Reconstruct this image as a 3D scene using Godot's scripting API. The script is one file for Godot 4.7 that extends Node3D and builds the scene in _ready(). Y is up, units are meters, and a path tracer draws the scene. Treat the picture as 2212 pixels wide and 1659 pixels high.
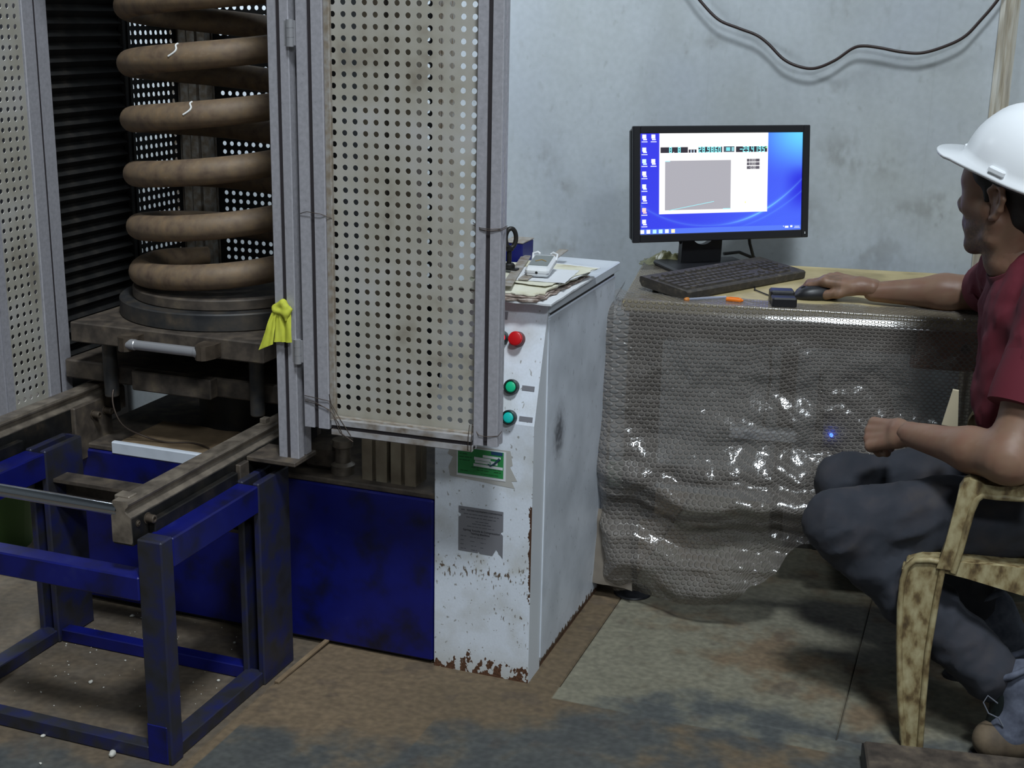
extends Node3D
# A spring testing machine, its white control cabinet and a man at a desk, in metres, y up; the camera stands at x = 0, z = 0.

var used := {}
var M := {}
var rng := RandomNumberGenerator.new()


# ---------------------------------------------------------------- naming
func numbered(called: String) -> String:
	var n: int = used.get(called, 0)
	used[called] = n + 1
	return called if n == 0 else "%s_%03d" % [called, n]


func tag(o: Node3D, label: String, category: String, group := "") -> Node3D:
	o.set_meta("label", label)
	o.set_meta("category", category)
	if group != "":
		o.set_meta("group", group)
	return o


func thing(called: String, label: String, category: String, at := Vector3.ZERO, turn := Basis(), group := "") -> Node3D:
	var o := Node3D.new()
	o.name = numbered(called)
	add_child(o)
	o.transform = Transform3D(turn, at)
	tag(o, label, category, group)
	return o


func put(called: String, mesh: Mesh, m: Material, parent: Node3D = self, label := "") -> MeshInstance3D:
	var o := MeshInstance3D.new()
	o.mesh = mesh
	o.material_override = m
	if parent == self:
		o.name = numbered(called)
	else:
		var n := 0
		while parent.has_node(NodePath(called if n == 0 else "%s_%03d" % [called, n])):
			n += 1
		o.name = called if n == 0 else "%s_%03d" % [called, n]
	parent.add_child(o)
	if label != "":
		o.set_meta("label", label)
	return o


func setting(o: Node3D) -> Node3D:
	o.set_meta("kind", "structure")
	return o


# ---------------------------------------------------------------- shapes
func begin() -> SurfaceTool:
	var s := SurfaceTool.new()
	s.begin(Mesh.PRIMITIVE_TRIANGLES)
	s.set_smooth_group(-1)
	return s


func done(s: SurfaceTool) -> ArrayMesh:
	s.generate_normals()
	return s.commit()


func tri(s: SurfaceTool, a: Vector3, b: Vector3, c: Vector3) -> void:   # counter-clockwise seen from outside
	s.add_vertex(a); s.add_vertex(c); s.add_vertex(b)


func quad(s: SurfaceTool, a: Vector3, b: Vector3, c: Vector3, d: Vector3) -> void:
	tri(s, a, b, c); tri(s, a, c, d)


func uvquad(s: SurfaceTool, a: Vector3, b: Vector3, c: Vector3, d: Vector3, r := Rect2(0, 0, 1, 1)) -> void:   # a bottom left, then counter-clockwise
	var u := [Vector2(r.position.x, r.end.y), r.end, Vector2(r.end.x, r.position.y), r.position]
	var p := [a, b, c, d]
	for i in [0, 2, 1, 0, 3, 2]:
		s.set_uv(u[i]); s.add_vertex(p[i])


func otri(s: SurfaceTool, a: Vector3, b: Vector3, c: Vector3, from: Vector3) -> void:
	if (b - a).cross(c - a).dot((a + b + c) / 3.0 - from) >= 0.0:
		tri(s, a, b, c)
	else:
		tri(s, a, c, b)


func box(s: SurfaceTool, c: Vector3, size: Vector3, bev := 0.0, turn := Basis()) -> void:
	var h := size / 2.0
	var e := minf(bev, minf(h.x, minf(h.y, h.z)) * 0.9)
	var p := func(sx: float, sy: float, sz: float, k: int) -> Vector3:
		var v := Vector3(sx * (h.x - e), sy * (h.y - e), sz * (h.z - e))
		v[k] += e * [sx, sy, sz][k]
		return c + turn * v
	for k in 3:
		var i := (k + 1) % 3
		var j := (k + 2) % 3
		for sg in [-1.0, 1.0]:
			var q := []
			for w in [[-1.0, -1.0], [1.0, -1.0], [1.0, 1.0], [-1.0, 1.0]]:
				var t := [0.0, 0.0, 0.0]
				t[k] = sg; t[i] = w[0]; t[j] = w[1]
				q.append(p.call(t[0], t[1], t[2], k))
			otri(s, q[0], q[1], q[2], c); otri(s, q[0], q[2], q[3], c)
	if e <= 0.0:
		return
	for k in 3:   # edges along axis k
		var i := (k + 1) % 3
		var j := (k + 2) % 3
		for a in [-1.0, 1.0]:
			for b in [-1.0, 1.0]:
				var q := []
				for w in [[-1.0, i], [1.0, i], [1.0, j], [-1.0, j]]:
					var t := [0.0, 0.0, 0.0]
					t[k] = w[0]; t[i] = a; t[j] = b
					q.append(p.call(t[0], t[1], t[2], w[1]))
				otri(s, q[0], q[1], q[2], c); otri(s, q[0], q[2], q[3], c)
	for a in [-1.0, 1.0]:
		for b in [-1.0, 1.0]:
			for d in [-1.0, 1.0]:
				otri(s, p.call(a, b, d, 0), p.call(a, b, d, 1), p.call(a, b, d, 2), c)


func boxm(c: Vector3, size: Vector3, bev := 0.0, turn := Basis()) -> ArrayMesh:
	var s := begin()
	box(s, c, size, bev, turn)
	return done(s)


func span(x0: float, x1: float, y0: float, y1: float, z0: float, z1: float, bev := 0.0015) -> ArrayMesh:   # a box by its limits
	return boxm(Vector3((x0 + x1) / 2, (y0 + y1) / 2, (z0 + z1) / 2), Vector3(absf(x1 - x0), absf(y1 - y0), absf(z1 - z0)), bev)


func tube(s: SurfaceTool, pts: Array, rad, sides := 10, caps := true, closed := false, flat_sides := false) -> void:
	var n := pts.size()
	var rings := []
	var up := Vector3.UP
	var t0: Vector3 = (pts[1] - pts[0]).normalized()
	if absf(t0.dot(up)) > 0.9:
		up = Vector3.RIGHT
	var nx: Vector3 = (up - t0 * up.dot(t0)).normalized()
	for i in n:
		var a: Vector3 = pts[(i - 1 + n) % n] if closed or i > 0 else pts[i]
		var b: Vector3 = pts[(i + 1) % n] if closed or i < n - 1 else pts[i]
		var t := (b - a).normalized()
		nx = (nx - t * nx.dot(t)).normalized()
		var ny := t.cross(nx)
		var r: float = rad[i] if rad is Array else rad
		var ring := []
		for k in sides:
			var an := TAU * k / sides
			ring.append(pts[i] + (nx * cos(an) + ny * sin(an)) * r)
		rings.append(ring)
	s.set_smooth_group(-1 if flat_sides else 1)
	var m := n if closed else n - 1
	for i in m:
		var r0: Array = rings[i]
		var r1: Array = rings[(i + 1) % n]
		var shift := 0
		if closed and i == n - 1:
			var best := INF
			for k in sides:
				if r0[0].distance_squared_to(r1[k]) < best:
					best = r0[0].distance_squared_to(r1[k]); shift = k
		for k in sides:
			var k2 := (k + 1) % sides
			quad(s, r0[k], r0[k2], r1[(k2 + shift) % sides], r1[(k + shift) % sides])
	s.set_smooth_group(-1)
	if caps and not closed:
		for k in range(1, sides - 1):
			tri(s, rings[0][0], rings[0][k + 1], rings[0][k])
			tri(s, rings[n - 1][0], rings[n - 1][k], rings[n - 1][k + 1])


func tubem(pts: Array, rad, sides := 10, closed := false, flat_sides := false) -> ArrayMesh:
	var s := begin()
	tube(s, pts, rad, sides, true, closed, flat_sides)
	return done(s)


func lathe(s: SurfaceTool, profile: Array, segs := 32, at := Transform3D(), smooth := false) -> void:   # profile of Vector2(radius, height), from the bottom up on the outside
	for i in profile.size() - 1:
		s.set_smooth_group(1 if smooth else 2 + i)
		for k in segs:
			var a := TAU * k / segs
			var b := TAU * (k + 1) / segs
			var f := func(p: Vector2, an: float) -> Vector3: return at * Vector3(p.x * cos(an), p.y, -p.x * sin(an))
			var p0: Vector3 = f.call(profile[i], a)
			var p1: Vector3 = f.call(profile[i], b)
			var p2: Vector3 = f.call(profile[i + 1], b)
			var p3: Vector3 = f.call(profile[i + 1], a)
			if profile[i].x > 1e-6:
				tri(s, p0, p1, p2)
			if profile[i + 1].x > 1e-6:
				tri(s, p0, p2, p3)
	s.set_smooth_group(-1)


func lathem(profile: Array, segs := 32, at := Transform3D(), smooth := false) -> ArrayMesh:
	var s := begin()
	lathe(s, profile, segs, at, smooth)
	return done(s)


func prism(s: SurfaceTool, poly: PackedVector2Array, z0: float, z1: float, at := Transform3D()) -> void:   # extruded along local z
	var q := poly
	var area := 0.0
	for i in q.size():
		area += q[i].cross(q[(i + 1) % q.size()])
	if area < 0.0:
		q.reverse()
	var n := q.size()
	for i in n:
		var a := q[i]
		var b := q[(i + 1) % n]
		quad(s, at * Vector3(a.x, a.y, z0), at * Vector3(b.x, b.y, z0), at * Vector3(b.x, b.y, z1), at * Vector3(a.x, a.y, z1))
	var t := Geometry2D.triangulate_polygon(q)
	var far := at * Vector3(q[0].x, q[0].y, z1)
	var mid := at * Vector3(q[0].x, q[0].y, z0)
	var out := (far - mid).normalized()
	for i in range(0, t.size(), 3):
		for z in [z0, z1]:
			var a: Vector3 = at * Vector3(q[t[i]].x, q[t[i]].y, z)
			var b: Vector3 = at * Vector3(q[t[i + 1]].x, q[t[i + 1]].y, z)
			var c: Vector3 = at * Vector3(q[t[i + 2]].x, q[t[i + 2]].y, z)
			otri(s, a, b, c, (a + b + c) / 3.0 - out * (1.0 if z == z1 else -1.0))


func prismm(poly: PackedVector2Array, z0: float, z1: float, at := Transform3D()) -> ArrayMesh:
	var s := begin()
	prism(s, poly, z0, z1, at)
	return done(s)


func loft(s: SurfaceTool, rings: Array, smooth := true, caps := true) -> void:   # closed rings of equal length
	var n: int = rings[0].size()
	s.set_smooth_group(1 if smooth else -1)
	for i in rings.size() - 1:
		for k in n:
			var k2 := (k + 1) % n
			quad(s, rings[i][k], rings[i][k2], rings[i + 1][k2], rings[i + 1][k])
	s.set_smooth_group(-1)
	if caps:
		for k in range(1, n - 1):
			tri(s, rings[0][0], rings[0][k + 1], rings[0][k])
			tri(s, rings[-1][0], rings[-1][k], rings[-1][k + 1])


func sheet(nu: int, nv: int, f: Callable, thick := 0.0, uvs := Vector2.ONE) -> ArrayMesh:   # a smooth surface f(u, v); with a thickness it gets a back and a rim
	var P := []
	var N := []
	for j in nv + 1:
		for i in nu + 1:
			P.append(f.call(float(i) / nu, float(j) / nv))
	var at := func(i: int, j: int) -> Vector3: return P[clampi(j, 0, nv) * (nu + 1) + clampi(i, 0, nu)]
	for j in nv + 1:
		for i in nu + 1:
			var du: Vector3 = at.call(i + 1, j) - at.call(i - 1, j)
			var dv: Vector3 = at.call(i, j + 1) - at.call(i, j - 1)
			N.append(du.cross(dv).normalized())
	var V := PackedVector3Array()
	var NN := PackedVector3Array()
	var UV := PackedVector2Array()
	var I := PackedInt32Array()
	var layers := 1 if thick == 0.0 else 2
	for l in layers:
		for j in nv + 1:
			for i in nu + 1:
				var k := j * (nu + 1) + i
				V.append(P[k] - N[k] * (thick if l == 1 else 0.0))
				NN.append(N[k] * (-1.0 if l == 1 else 1.0))
				UV.append(Vector2(float(i) / nu, 1.0 - float(j) / nv) * uvs)
		var o := l * (nu + 1) * (nv + 1)
		for j in nv:
			for i in nu:
				var a := o + j * (nu + 1) + i
				var b := a + 1
				var c := a + nu + 2
				var d := a + nu + 1
				if l == 0:
					I.append_array(PackedInt32Array([a, c, b, a, d, c]))
				else:
					I.append_array(PackedInt32Array([a, b, c, a, c, d]))
	if layers == 2:
		var rim := []
		for i in nu: rim.append(i)
		for j in nv: rim.append(j * (nu + 1) + nu)
		for i in nu: rim.append(nv * (nu + 1) + nu - i)
		for j in nv: rim.append((nv - j) * (nu + 1))
		var o2 := (nu + 1) * (nv + 1)
		for k in rim.size():
			var a: int = rim[k]
			var b: int = rim[(k + 1) % rim.size()]
			var base := V.size()
			var nn: Vector3 = (P[b] - P[a]).cross(N[a]).normalized()
			for q in [a, b, b + o2, a + o2]:
				V.append(V[q]); NN.append(nn); UV.append(UV[q])
			I.append_array(PackedInt32Array([base, base + 1, base + 2, base, base + 2, base + 3]))
	var arr := []
	arr.resize(Mesh.ARRAY_MAX)
	arr[Mesh.ARRAY_VERTEX] = V; arr[Mesh.ARRAY_NORMAL] = NN; arr[Mesh.ARRAY_TEX_UV] = UV; arr[Mesh.ARRAY_INDEX] = I
	var m := ArrayMesh.new()
	m.add_surface_from_arrays(Mesh.PRIMITIVE_TRIANGLES, arr)
	return m


func perforated(w: float, h: float, pitch := 0.0225, dia := 0.0113, thick := 0.0015, at := Transform3D()) -> ArrayMesh:   # a sheet in local x-y with round holes punched through
	var s := begin()
	var nx := int((w - 0.008) / pitch)
	var ny := int((h - 0.008) / pitch)
	var mx := (w - nx * pitch) / 2.0
	var my := (h - ny * pitch) / 2.0
	var z := thick / 2.0
	var P := func(x: float, y: float, zz: float) -> Vector3: return at * Vector3(x, y, zz)
	for r in [[0.0, w, 0.0, my], [0.0, w, h - my, h], [0.0, mx, my, h - my], [w - mx, w, my, h - my]]:
		quad(s, P.call(r[0], r[2], z), P.call(r[1], r[2], z), P.call(r[1], r[3], z), P.call(r[0], r[3], z))
		quad(s, P.call(r[0], r[2], -z), P.call(r[0], r[3], -z), P.call(r[1], r[3], -z), P.call(r[1], r[2], -z))
	for j in ny:
		for i in nx:
			var cx := mx + (i + 0.5) * pitch
			var cy := my + (j + 0.5) * pitch
			var hole := []
			var edge := []
			for k in 12:
				var a := TAU * k / 12.0 + PI / 12.0 * 0.0
				var d := Vector2(cos(a), sin(a))
				hole.append(Vector2(cx, cy) + d * dia / 2.0)
				edge.append(Vector2(cx, cy) + d * (pitch / 2.0) / maxf(absf(d.x), absf(d.y)))
			for k in 12:
				var k2 := (k + 1) % 12
				var e0: Vector2 = edge[k]
				var e1: Vector2 = edge[k2]
				var h0: Vector2 = hole[k]
				var h1: Vector2 = hole[k2]
				quad(s, P.call(h0.x, h0.y, z), P.call(e0.x, e0.y, z), P.call(e1.x, e1.y, z), P.call(h1.x, h1.y, z))
				quad(s, P.call(h0.x, h0.y, -z), P.call(h1.x, h1.y, -z), P.call(e1.x, e1.y, -z), P.call(e0.x, e0.y, -z))
				quad(s, P.call(h0.x, h0.y, z), P.call(h1.x, h1.y, z), P.call(h1.x, h1.y, -z), P.call(h0.x, h0.y, -z))
				if k % 3 == 1:   # the corner of the cell lies between two spokes
					var cn := Vector2(cx + signf(e0.x + e1.x - 2 * cx) * pitch / 2, cy + signf(e0.y + e1.y - 2 * cy) * pitch / 2)
					tri(s, P.call(e0.x, e0.y, z), P.call(cn.x, cn.y, z), P.call(e1.x, e1.y, z))
					tri(s, P.call(e0.x, e0.y, -z), P.call(e1.x, e1.y, -z), P.call(cn.x, cn.y, -z))
	return done(s)


func slotted(w: float, d: float) -> PackedVector2Array:   # cross-section of an aluminium T-slot profile
	var o := PackedVector2Array()
	var a := 0.0046   # half the slot's mouth
	var b := 0.008    # half the slot's inside
	var t := 0.0035   # lip
	var k := minf(0.012, minf(w, d) * 0.28)
	var hw := w / 2
	var hd := d / 2
	o.append_array([Vector2(-hw + 0.0015, -hd), Vector2(-a, -hd), Vector2(-a, -hd + t), Vector2(-b, -hd + t), Vector2(-a, -hd + k), Vector2(a, -hd + k), Vector2(b, -hd + t), Vector2(a, -hd + t), Vector2(a, -hd), Vector2(hw - 0.0015, -hd)])
	o.append_array([Vector2(hw, -hd + 0.0015), Vector2(hw, -a), Vector2(hw - t, -a), Vector2(hw - t, -b), Vector2(hw - k, -a), Vector2(hw - k, a), Vector2(hw - t, b), Vector2(hw - t, a), Vector2(hw, a), Vector2(hw, hd - 0.0015)])
	o.append_array([Vector2(hw - 0.0015, hd), Vector2(a, hd), Vector2(a, hd - t), Vector2(b, hd - t), Vector2(a, hd - k), Vector2(-a, hd - k), Vector2(-b, hd - t), Vector2(-a, hd - t), Vector2(-a, hd), Vector2(-hw + 0.0015, hd)])
	o.append_array([Vector2(-hw, hd - 0.0015), Vector2(-hw, a), Vector2(-hw + t, a), Vector2(-hw + t, b), Vector2(-hw + k, a), Vector2(-hw + k, -a), Vector2(-hw + t, -b), Vector2(-hw + t, -a), Vector2(-hw, -a), Vector2(-hw, -hd + 0.0015)])
	return o


func post(x: float, z: float, y0: float, y1: float, w: float, d: float) -> ArrayMesh:
	return prismm(slotted(w, d), 0.0, y1 - y0, Transform3D(Basis(Vector3.RIGHT, -PI / 2), Vector3(x, y0, z)))


func bolt(at: Vector3, out: Vector3, r := 0.010, h := 0.014) -> ArrayMesh:   # socket head with a washer
	var y := out.normalized()
	var x := y.cross(Vector3.UP if absf(y.y) < 0.9 else Vector3.RIGHT).normalized()
	var t := Transform3D(Basis(x, y, x.cross(y)), at)
	return lathem([Vector2(0, 0), Vector2(r * 1.35, 0), Vector2(r * 1.35, 0.002), Vector2(r, 0.002), Vector2(r, h - 0.0015), Vector2(r - 0.0015, h), Vector2(r * 0.5, h), Vector2(r * 0.5, h * 0.5), Vector2(0, h * 0.5)], 14, t)


# ---------------------------------------------------------------- bodies: a smooth union of tapered capsules, meshed as surface nets
func bodymesh(grids: Array, colour = null) -> ArrayMesh:   # grids of [bones, cell, k]; a bone is [a, b, ra, rb]
	var V := PackedVector3Array()
	var I := PackedInt32Array()
	for g in grids:
		net(g[0], g[1], g[2], V, I, g[3] if g.size() > 3 else null)
	var N := PackedVector3Array()
	N.resize(V.size())
	for t in range(0, I.size(), 3):
		var n := (V[I[t + 2]] - V[I[t]]).cross(V[I[t + 1]] - V[I[t]])
		for q in 3:
			N[I[t + q]] += n
	for i in N.size():
		N[i] = N[i].normalized()
	var arr := []
	arr.resize(Mesh.ARRAY_MAX)
	arr[Mesh.ARRAY_VERTEX] = V; arr[Mesh.ARRAY_NORMAL] = N; arr[Mesh.ARRAY_INDEX] = I
	if colour != null:
		var C := PackedColorArray()
		for i in V.size():
			C.append(colour.call(V[i], N[i]))
		arr[Mesh.ARRAY_COLOR] = C
	var m := ArrayMesh.new()
	m.add_surface_from_arrays(Mesh.PRIMITIVE_TRIANGLES, arr)
	return m


func net(bones: Array, cell: float, k: float, V: PackedVector3Array, I: PackedInt32Array, bend) -> void:
	var lo := Vector3.INF
	var hi := -Vector3.INF
	for b in bones:
		var r: float = maxf(b[2], b[3]) + 3.0 * k + 2.0 * cell
		lo = lo.min(b[0] - Vector3.ONE * r).min(b[1] - Vector3.ONE * r)
		hi = hi.max(b[0] + Vector3.ONE * r).max(b[1] + Vector3.ONE * r)
	var nx := int((hi.x - lo.x) / cell) + 2
	var ny := int((hi.y - lo.y) / cell) + 2
	var nz := int((hi.z - lo.z) / cell) + 2
	var F := PackedFloat32Array()
	F.resize(nx * ny * nz)
	for b in bones:
		var a: Vector3 = b[0]
		var ab: Vector3 = b[1] - a
		var l2 := maxf(ab.length_squared(), 1e-9)
		var ra: float = b[2]
		var dr: float = b[3] - ra
		var r: float = maxf(b[2], b[3]) + 3.0 * k + cell
		var i0 := Vector3i(((a.min(b[1]) - lo - Vector3.ONE * r) / cell).floor()).max(Vector3i.ZERO)
		var i1 := Vector3i(((a.max(b[1]) - lo + Vector3.ONE * r) / cell).ceil()).min(Vector3i(nx - 1, ny - 1, nz - 1))
		for z in range(i0.z, i1.z + 1):
			for y in range(i0.y, i1.y + 1):
				var row := (z * ny + y) * nx
				for x in range(i0.x, i1.x + 1):
					var p := lo + Vector3(x, y, z) * cell - a
					var t := clampf(p.dot(ab) / l2, 0.0, 1.0)
					var d := (p - ab * t).length() - ra - dr * t
					if d < 3.0 * k + cell:
						F[row + x] += exp(-maxf(d, -0.05) / k)
	var at := PackedInt32Array()
	at.resize(nx * ny * nz)
	at.fill(-1)
	var offs := [0, 1, nx, nx + 1, nx * ny, nx * ny + 1, nx * ny + nx, nx * ny + nx + 1]
	var edges := [[0, 1], [2, 3], [4, 5], [6, 7], [0, 2], [1, 3], [4, 6], [5, 7], [0, 4], [1, 5], [2, 6], [3, 7]]
	for z in nz - 1:
		for y in ny - 1:
			for x in nx - 1:
				var o := (z * ny + y) * nx + x
				var ins := 0
				for q in 8:
					if F[o + offs[q]] > 1.0:
						ins += 1
				if ins == 0 or ins == 8:
					continue
				var sum := Vector3.ZERO
				var n := 0
				for e in edges:
					var fa := F[o + offs[e[0]]]
					var fb := F[o + offs[e[1]]]
					if (fa > 1.0) != (fb > 1.0):
						var da := -k * log(maxf(fa, 1e-4))
						var db := -k * log(maxf(fb, 1e-4))
						var t := da / (da - db)
						var pa := Vector3(e[0] & 1, (e[0] >> 1) & 1, e[0] >> 2)
						var pb := Vector3(e[1] & 1, (e[1] >> 1) & 1, e[1] >> 2)
						sum += pa.lerp(pb, t)
						n += 1
				at[o] = V.size()
				var w := lo + (Vector3(x, y, z) + sum / n) * cell
				V.append(bend.call(w) if bend != null else w)
	for z in range(1, nz - 1):
		for y in range(1, ny - 1):
			for x in range(1, nx - 1):
				var o := (z * ny + y) * nx + x
				var f0 := F[o] > 1.0
				for ax in 3:
					var st: int = [1, nx, nx * ny][ax]
					var f1 := F[o + st] > 1.0
					if f0 == f1:
						continue
					var u: int = [nx, nx * ny, 1][ax]
					var v: int = [nx * ny, 1, nx][ax]
					var q := [at[o], at[o - u], at[o - u - v], at[o - v]]
					if q.min() < 0:
						continue
					if f0:
						I.append_array(PackedInt32Array([q[0], q[2], q[1], q[0], q[3], q[2]]))
					else:
						I.append_array(PackedInt32Array([q[0], q[1], q[2], q[0], q[2], q[3]]))


func hand(at: Transform3D, side: float, curls: Array, thumb: Array, spread := 1.0, size := 1.0) -> Array:
	# bones of a hand: at has x along the fingers, y out of the back of the hand, z to the right; side +1 puts the thumb at +z
	var b := []
	var P := func(x: float, y: float, z: float) -> Vector3: return at * (Vector3(x, y, z * side) * size)
	var across := [0.030, 0.010, -0.010, -0.028]
	var mcp := [0.088, 0.091, 0.086, 0.076]
	var lens := [[0.043, 0.026, 0.021], [0.047, 0.030, 0.022], [0.043, 0.028, 0.021], [0.034, 0.021, 0.019]]
	b.append([P.call(-0.03, 0, 0.006), P.call(0.005, 0, 0.006), 0.021 * size, 0.022 * size])
	b.append([P.call(-0.03, 0, -0.010), P.call(0.005, 0, -0.010), 0.019 * size, 0.019 * size])
	for i in 4:
		b.append([P.call(0.005, 0, across[i] * 0.6), P.call(mcp[i], 0.002, across[i]), 0.015 * size, 0.0125 * size])
		var p := Vector3(mcp[i], 0.002, across[i])
		var an := 0.0
		var fan: float = across[i] * 2.2 * spread
		for j in 3:
			an += deg_to_rad(curls[i][j])
			var d := Vector3(cos(an), -sin(an), 0.0).rotated(Vector3.UP, -fan * (1.0 - minf(1.0, an)))
			var q: Vector3 = p + d * lens[i][j]
			var r: float = [0.0098, 0.0088, 0.0080, 0.0070][j] * (0.86 if i == 3 else 1.0)
			var r2: float = [0.0090, 0.0080, 0.0068][j] * (0.86 if i == 3 else 1.0)
			b.append([P.call(p.x, p.y, p.z), P.call(q.x, q.y, q.z), r * size, r2 * size])
			p = q
	var t0 := Vector3(0.018, -0.006, 0.022)
	b.append([P.call(0.004, 0, 0.012), P.call(t0.x, t0.y, t0.z), 0.017 * size, 0.0155 * size])
	var rr := [0.015, 0.0115, 0.0102, 0.0085]
	for j in 3:
		var q: Vector3 = t0 + thumb[j]
		b.append([P.call(t0.x, t0.y, t0.z), P.call(q.x, q.y, q.z), rr[j] * size, rr[j + 1] * size])
		t0 = q
	return b


# ---------------------------------------------------------------- materials
func flat(c: Color, rough := 0.6, metal := 0.0) -> StandardMaterial3D:
	var m := StandardMaterial3D.new()
	m.albedo_color = c
	m.roughness = rough
	m.metallic = metal
	return m


func noise_tex(seed_: int, freq: float, cols: Array, octaves := 5, side := 512, kind := FastNoiseLite.TYPE_SIMPLEX_SMOOTH) -> NoiseTexture2D:
	var n := FastNoiseLite.new()
	n.seed = seed_
	n.frequency = freq
	n.noise_type = kind
	n.fractal_octaves = octaves
	n.fractal_gain = 0.55
	var g := Gradient.new()
	var offs := PackedFloat32Array()
	var cc := PackedColorArray()
	for i in cols.size():
		offs.append(cols[i][0]); cc.append(cols[i][1])
	g.offsets = offs
	g.colors = cc
	var t := NoiseTexture2D.new()
	t.width = side; t.height = side
	t.seamless = true
	t.noise = n
	t.color_ramp = g
	return t


func grained(tex: Texture2D, per_metre: float, rough := 0.7, metal := 0.0, relief := 0.0, world := true) -> StandardMaterial3D:
	var m := flat(Color.WHITE, rough, metal)
	m.albedo_texture = tex
	m.uv1_triplanar = true
	m.uv1_world_triplanar = world
	m.uv1_scale = Vector3.ONE * per_metre
	if relief > 0.0:
		m.heightmap_enabled = true
		m.heightmap_texture = M.grain
		m.heightmap_scale = relief
	return m


func hexs(s: String) -> Color:
	return Color.html(s)


func materials() -> void:
	M.grain = noise_tex(7, 0.02, [[0.0, Color.BLACK], [1.0, Color.WHITE]], 5, 256)
	M.wallpaint = grained(noise_tex(11, 0.006, [[0.0, hexs("8b9698")], [0.35, hexs("a9b2b4")], [0.6, hexs("b2babd")], [1.0, hexs("bcc2c6")]], 5, 512), 0.55, 0.62, 0.0, 0.12)
	M.roomwall = flat(hexs("8f9394"), 0.8)
	M.ceiling = flat(hexs("6c6c6a"), 0.9)
	M.dust = noise_tex(12, 0.012, [[0.0, hexs("41382f")], [0.4, hexs("554a3f")], [0.7, hexs("62574b")], [1.0, hexs("74695b")]], 6, 512)
	M.dusty_steel = grained(noise_tex(13, 0.014, [[0.0, hexs("302b27")], [0.35, hexs("463e37")], [0.65, hexs("5a5046")], [1.0, hexs("726552")]], 5, 512), 2.2, 0.62, 0.1)
	M.dark_steel = grained(noise_tex(14, 0.012, [[0.0, hexs("1b1b1c")], [0.5, hexs("2b2a29")], [0.8, hexs("3b3630")], [1.0, hexs("57493c")]], 6, 512), 2.0, 0.45, 0.5, 0.04)
	M.rail_steel = grained(noise_tex(15, 0.014, [[0.0, hexs("544d45")], [0.45, hexs("776d62")], [0.75, hexs("8d8274")], [1.0, hexs("9b8f80")]], 5, 512), 2.5, 0.36, 0.3, 0.0)
	M.rust_coil = grained(noise_tex(16, 0.014, [[0.0, hexs("4f4034")], [0.3, hexs("6b5848")], [0.55, hexs("7b6852")], [0.75, hexs("826a4f")], [1.0, hexs("94836f")]], 6, 512), 3.4, 0.62, 0.05, 0.0)
	M.platen = grained(noise_tex(17, 0.010, [[0.0, hexs("26282b")], [0.4, hexs("3c3c3d")], [0.7, hexs("504a43")], [1.0, hexs("6e6152")]], 6, 512), 2.4, 0.5, 0.35, 0.03)
	M.blue = grained(noise_tex(18, 0.010, [[0.0, hexs("121126")], [0.25, hexs("0e1146")], [0.5, hexs("0b1260")], [0.8, hexs("0c1468")], [1.0, hexs("1f2568")]], 6, 512), 1.4, 0.42)
	M.worn_blue = grained(noise_tex(19, 0.012, [[0.0, hexs("25231f")], [0.4, hexs("2a2a33")], [0.62, hexs("232545")], [1.0, hexs("181f5c")]], 6, 512), 1.8, 0.5)
	M.black = flat(hexs("161617"), 0.55)
	M.bellows = grained(noise_tex(20, 0.02, [[0.0, hexs("101010")], [0.6, hexs("1a1918")], [1.0, hexs("3a352f")]], 4, 256), 3.0, 0.55)
	M.alu = grained(noise_tex(21, 0.035, [[0.0, hexs("8e8c92")], [0.2, hexs("aaa8ae")], [0.7, hexs("b6b4ba")], [1.0, hexs("c0bec4")]], 4, 512), 4.0, 0.42, 0.25, 0.0)
	M.slot_rubber = flat(hexs("2b2528"), 0.8)
	M.alu_dirty = grained(noise_tex(22, 0.018, [[0.0, hexs("7d6d5b")], [0.35, hexs("95897a")], [0.7, hexs("aaa59f")], [1.0, hexs("b8b6b4")]], 5, 512), 3.5, 0.45, 0.2, 0.0)
	M.sheet = grained(noise_tex(23, 0.008, [[0.0, hexs("928a7c")], [0.3, hexs("aea99c")], [0.6, hexs("b6b2a8")], [1.0, hexs("bdbab6")]], 5, 512), 1.3, 0.45, 0.1, 0.0)
	M.beige_post = grained(noise_tex(24, 0.010, [[0.0, hexs("6f6352")], [0.5, hexs("978a76")], [1.0, hexs("b1a78f")]], 5, 256), 2.0, 0.5, 0.3)
	M.chrome = flat(hexs("c9ccd2"), 0.12, 1.0)
	M.zinc = flat(hexs("b9b8bb"), 0.3, 0.55)
	M.dust_mat = grained(M.dust, 1.2, 0.9)
	M.alu_worn = grained(noise_tex(41, 0.02, [[0.0, hexs("7b6c5c")], [0.3, hexs("a59d95")], [0.6, hexs("bcbabb")], [1.0, hexs("cfcdce")]], 4, 256), 3.0, 0.3, 0.35)
	M.bolt = grained(M.dust, 3.0, 0.5, 0.4)
	M.wire = flat(hexs("5a4e46"), 0.45, 0.6)
	M.white_paint = grained(noise_tex(25, 0.012, [[0.0, hexs("bcc2cb")], [0.4, hexs("d3d9e2")], [1.0, hexs("dde2ea")]], 5, 256), 1.4, 0.38)
	M.side_paint = grained(noise_tex(26, 0.006, [[0.0, hexs("9aa0a8")], [0.15, hexs("b9bfc8")], [0.5, hexs("cad0d8")], [1.0, hexs("d6dbe2")]], 5, 512), 0.9, 0.4)
	M.paper = flat(hexs("d8dadd"), 0.85)
	M.old_paper = grained(noise_tex(27, 0.01, [[0.0, hexs("b3a98a")], [0.4, hexs("d6d3bd")], [1.0, hexs("e2e1d2")]], 5, 256), 3.0, 0.85)
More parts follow.
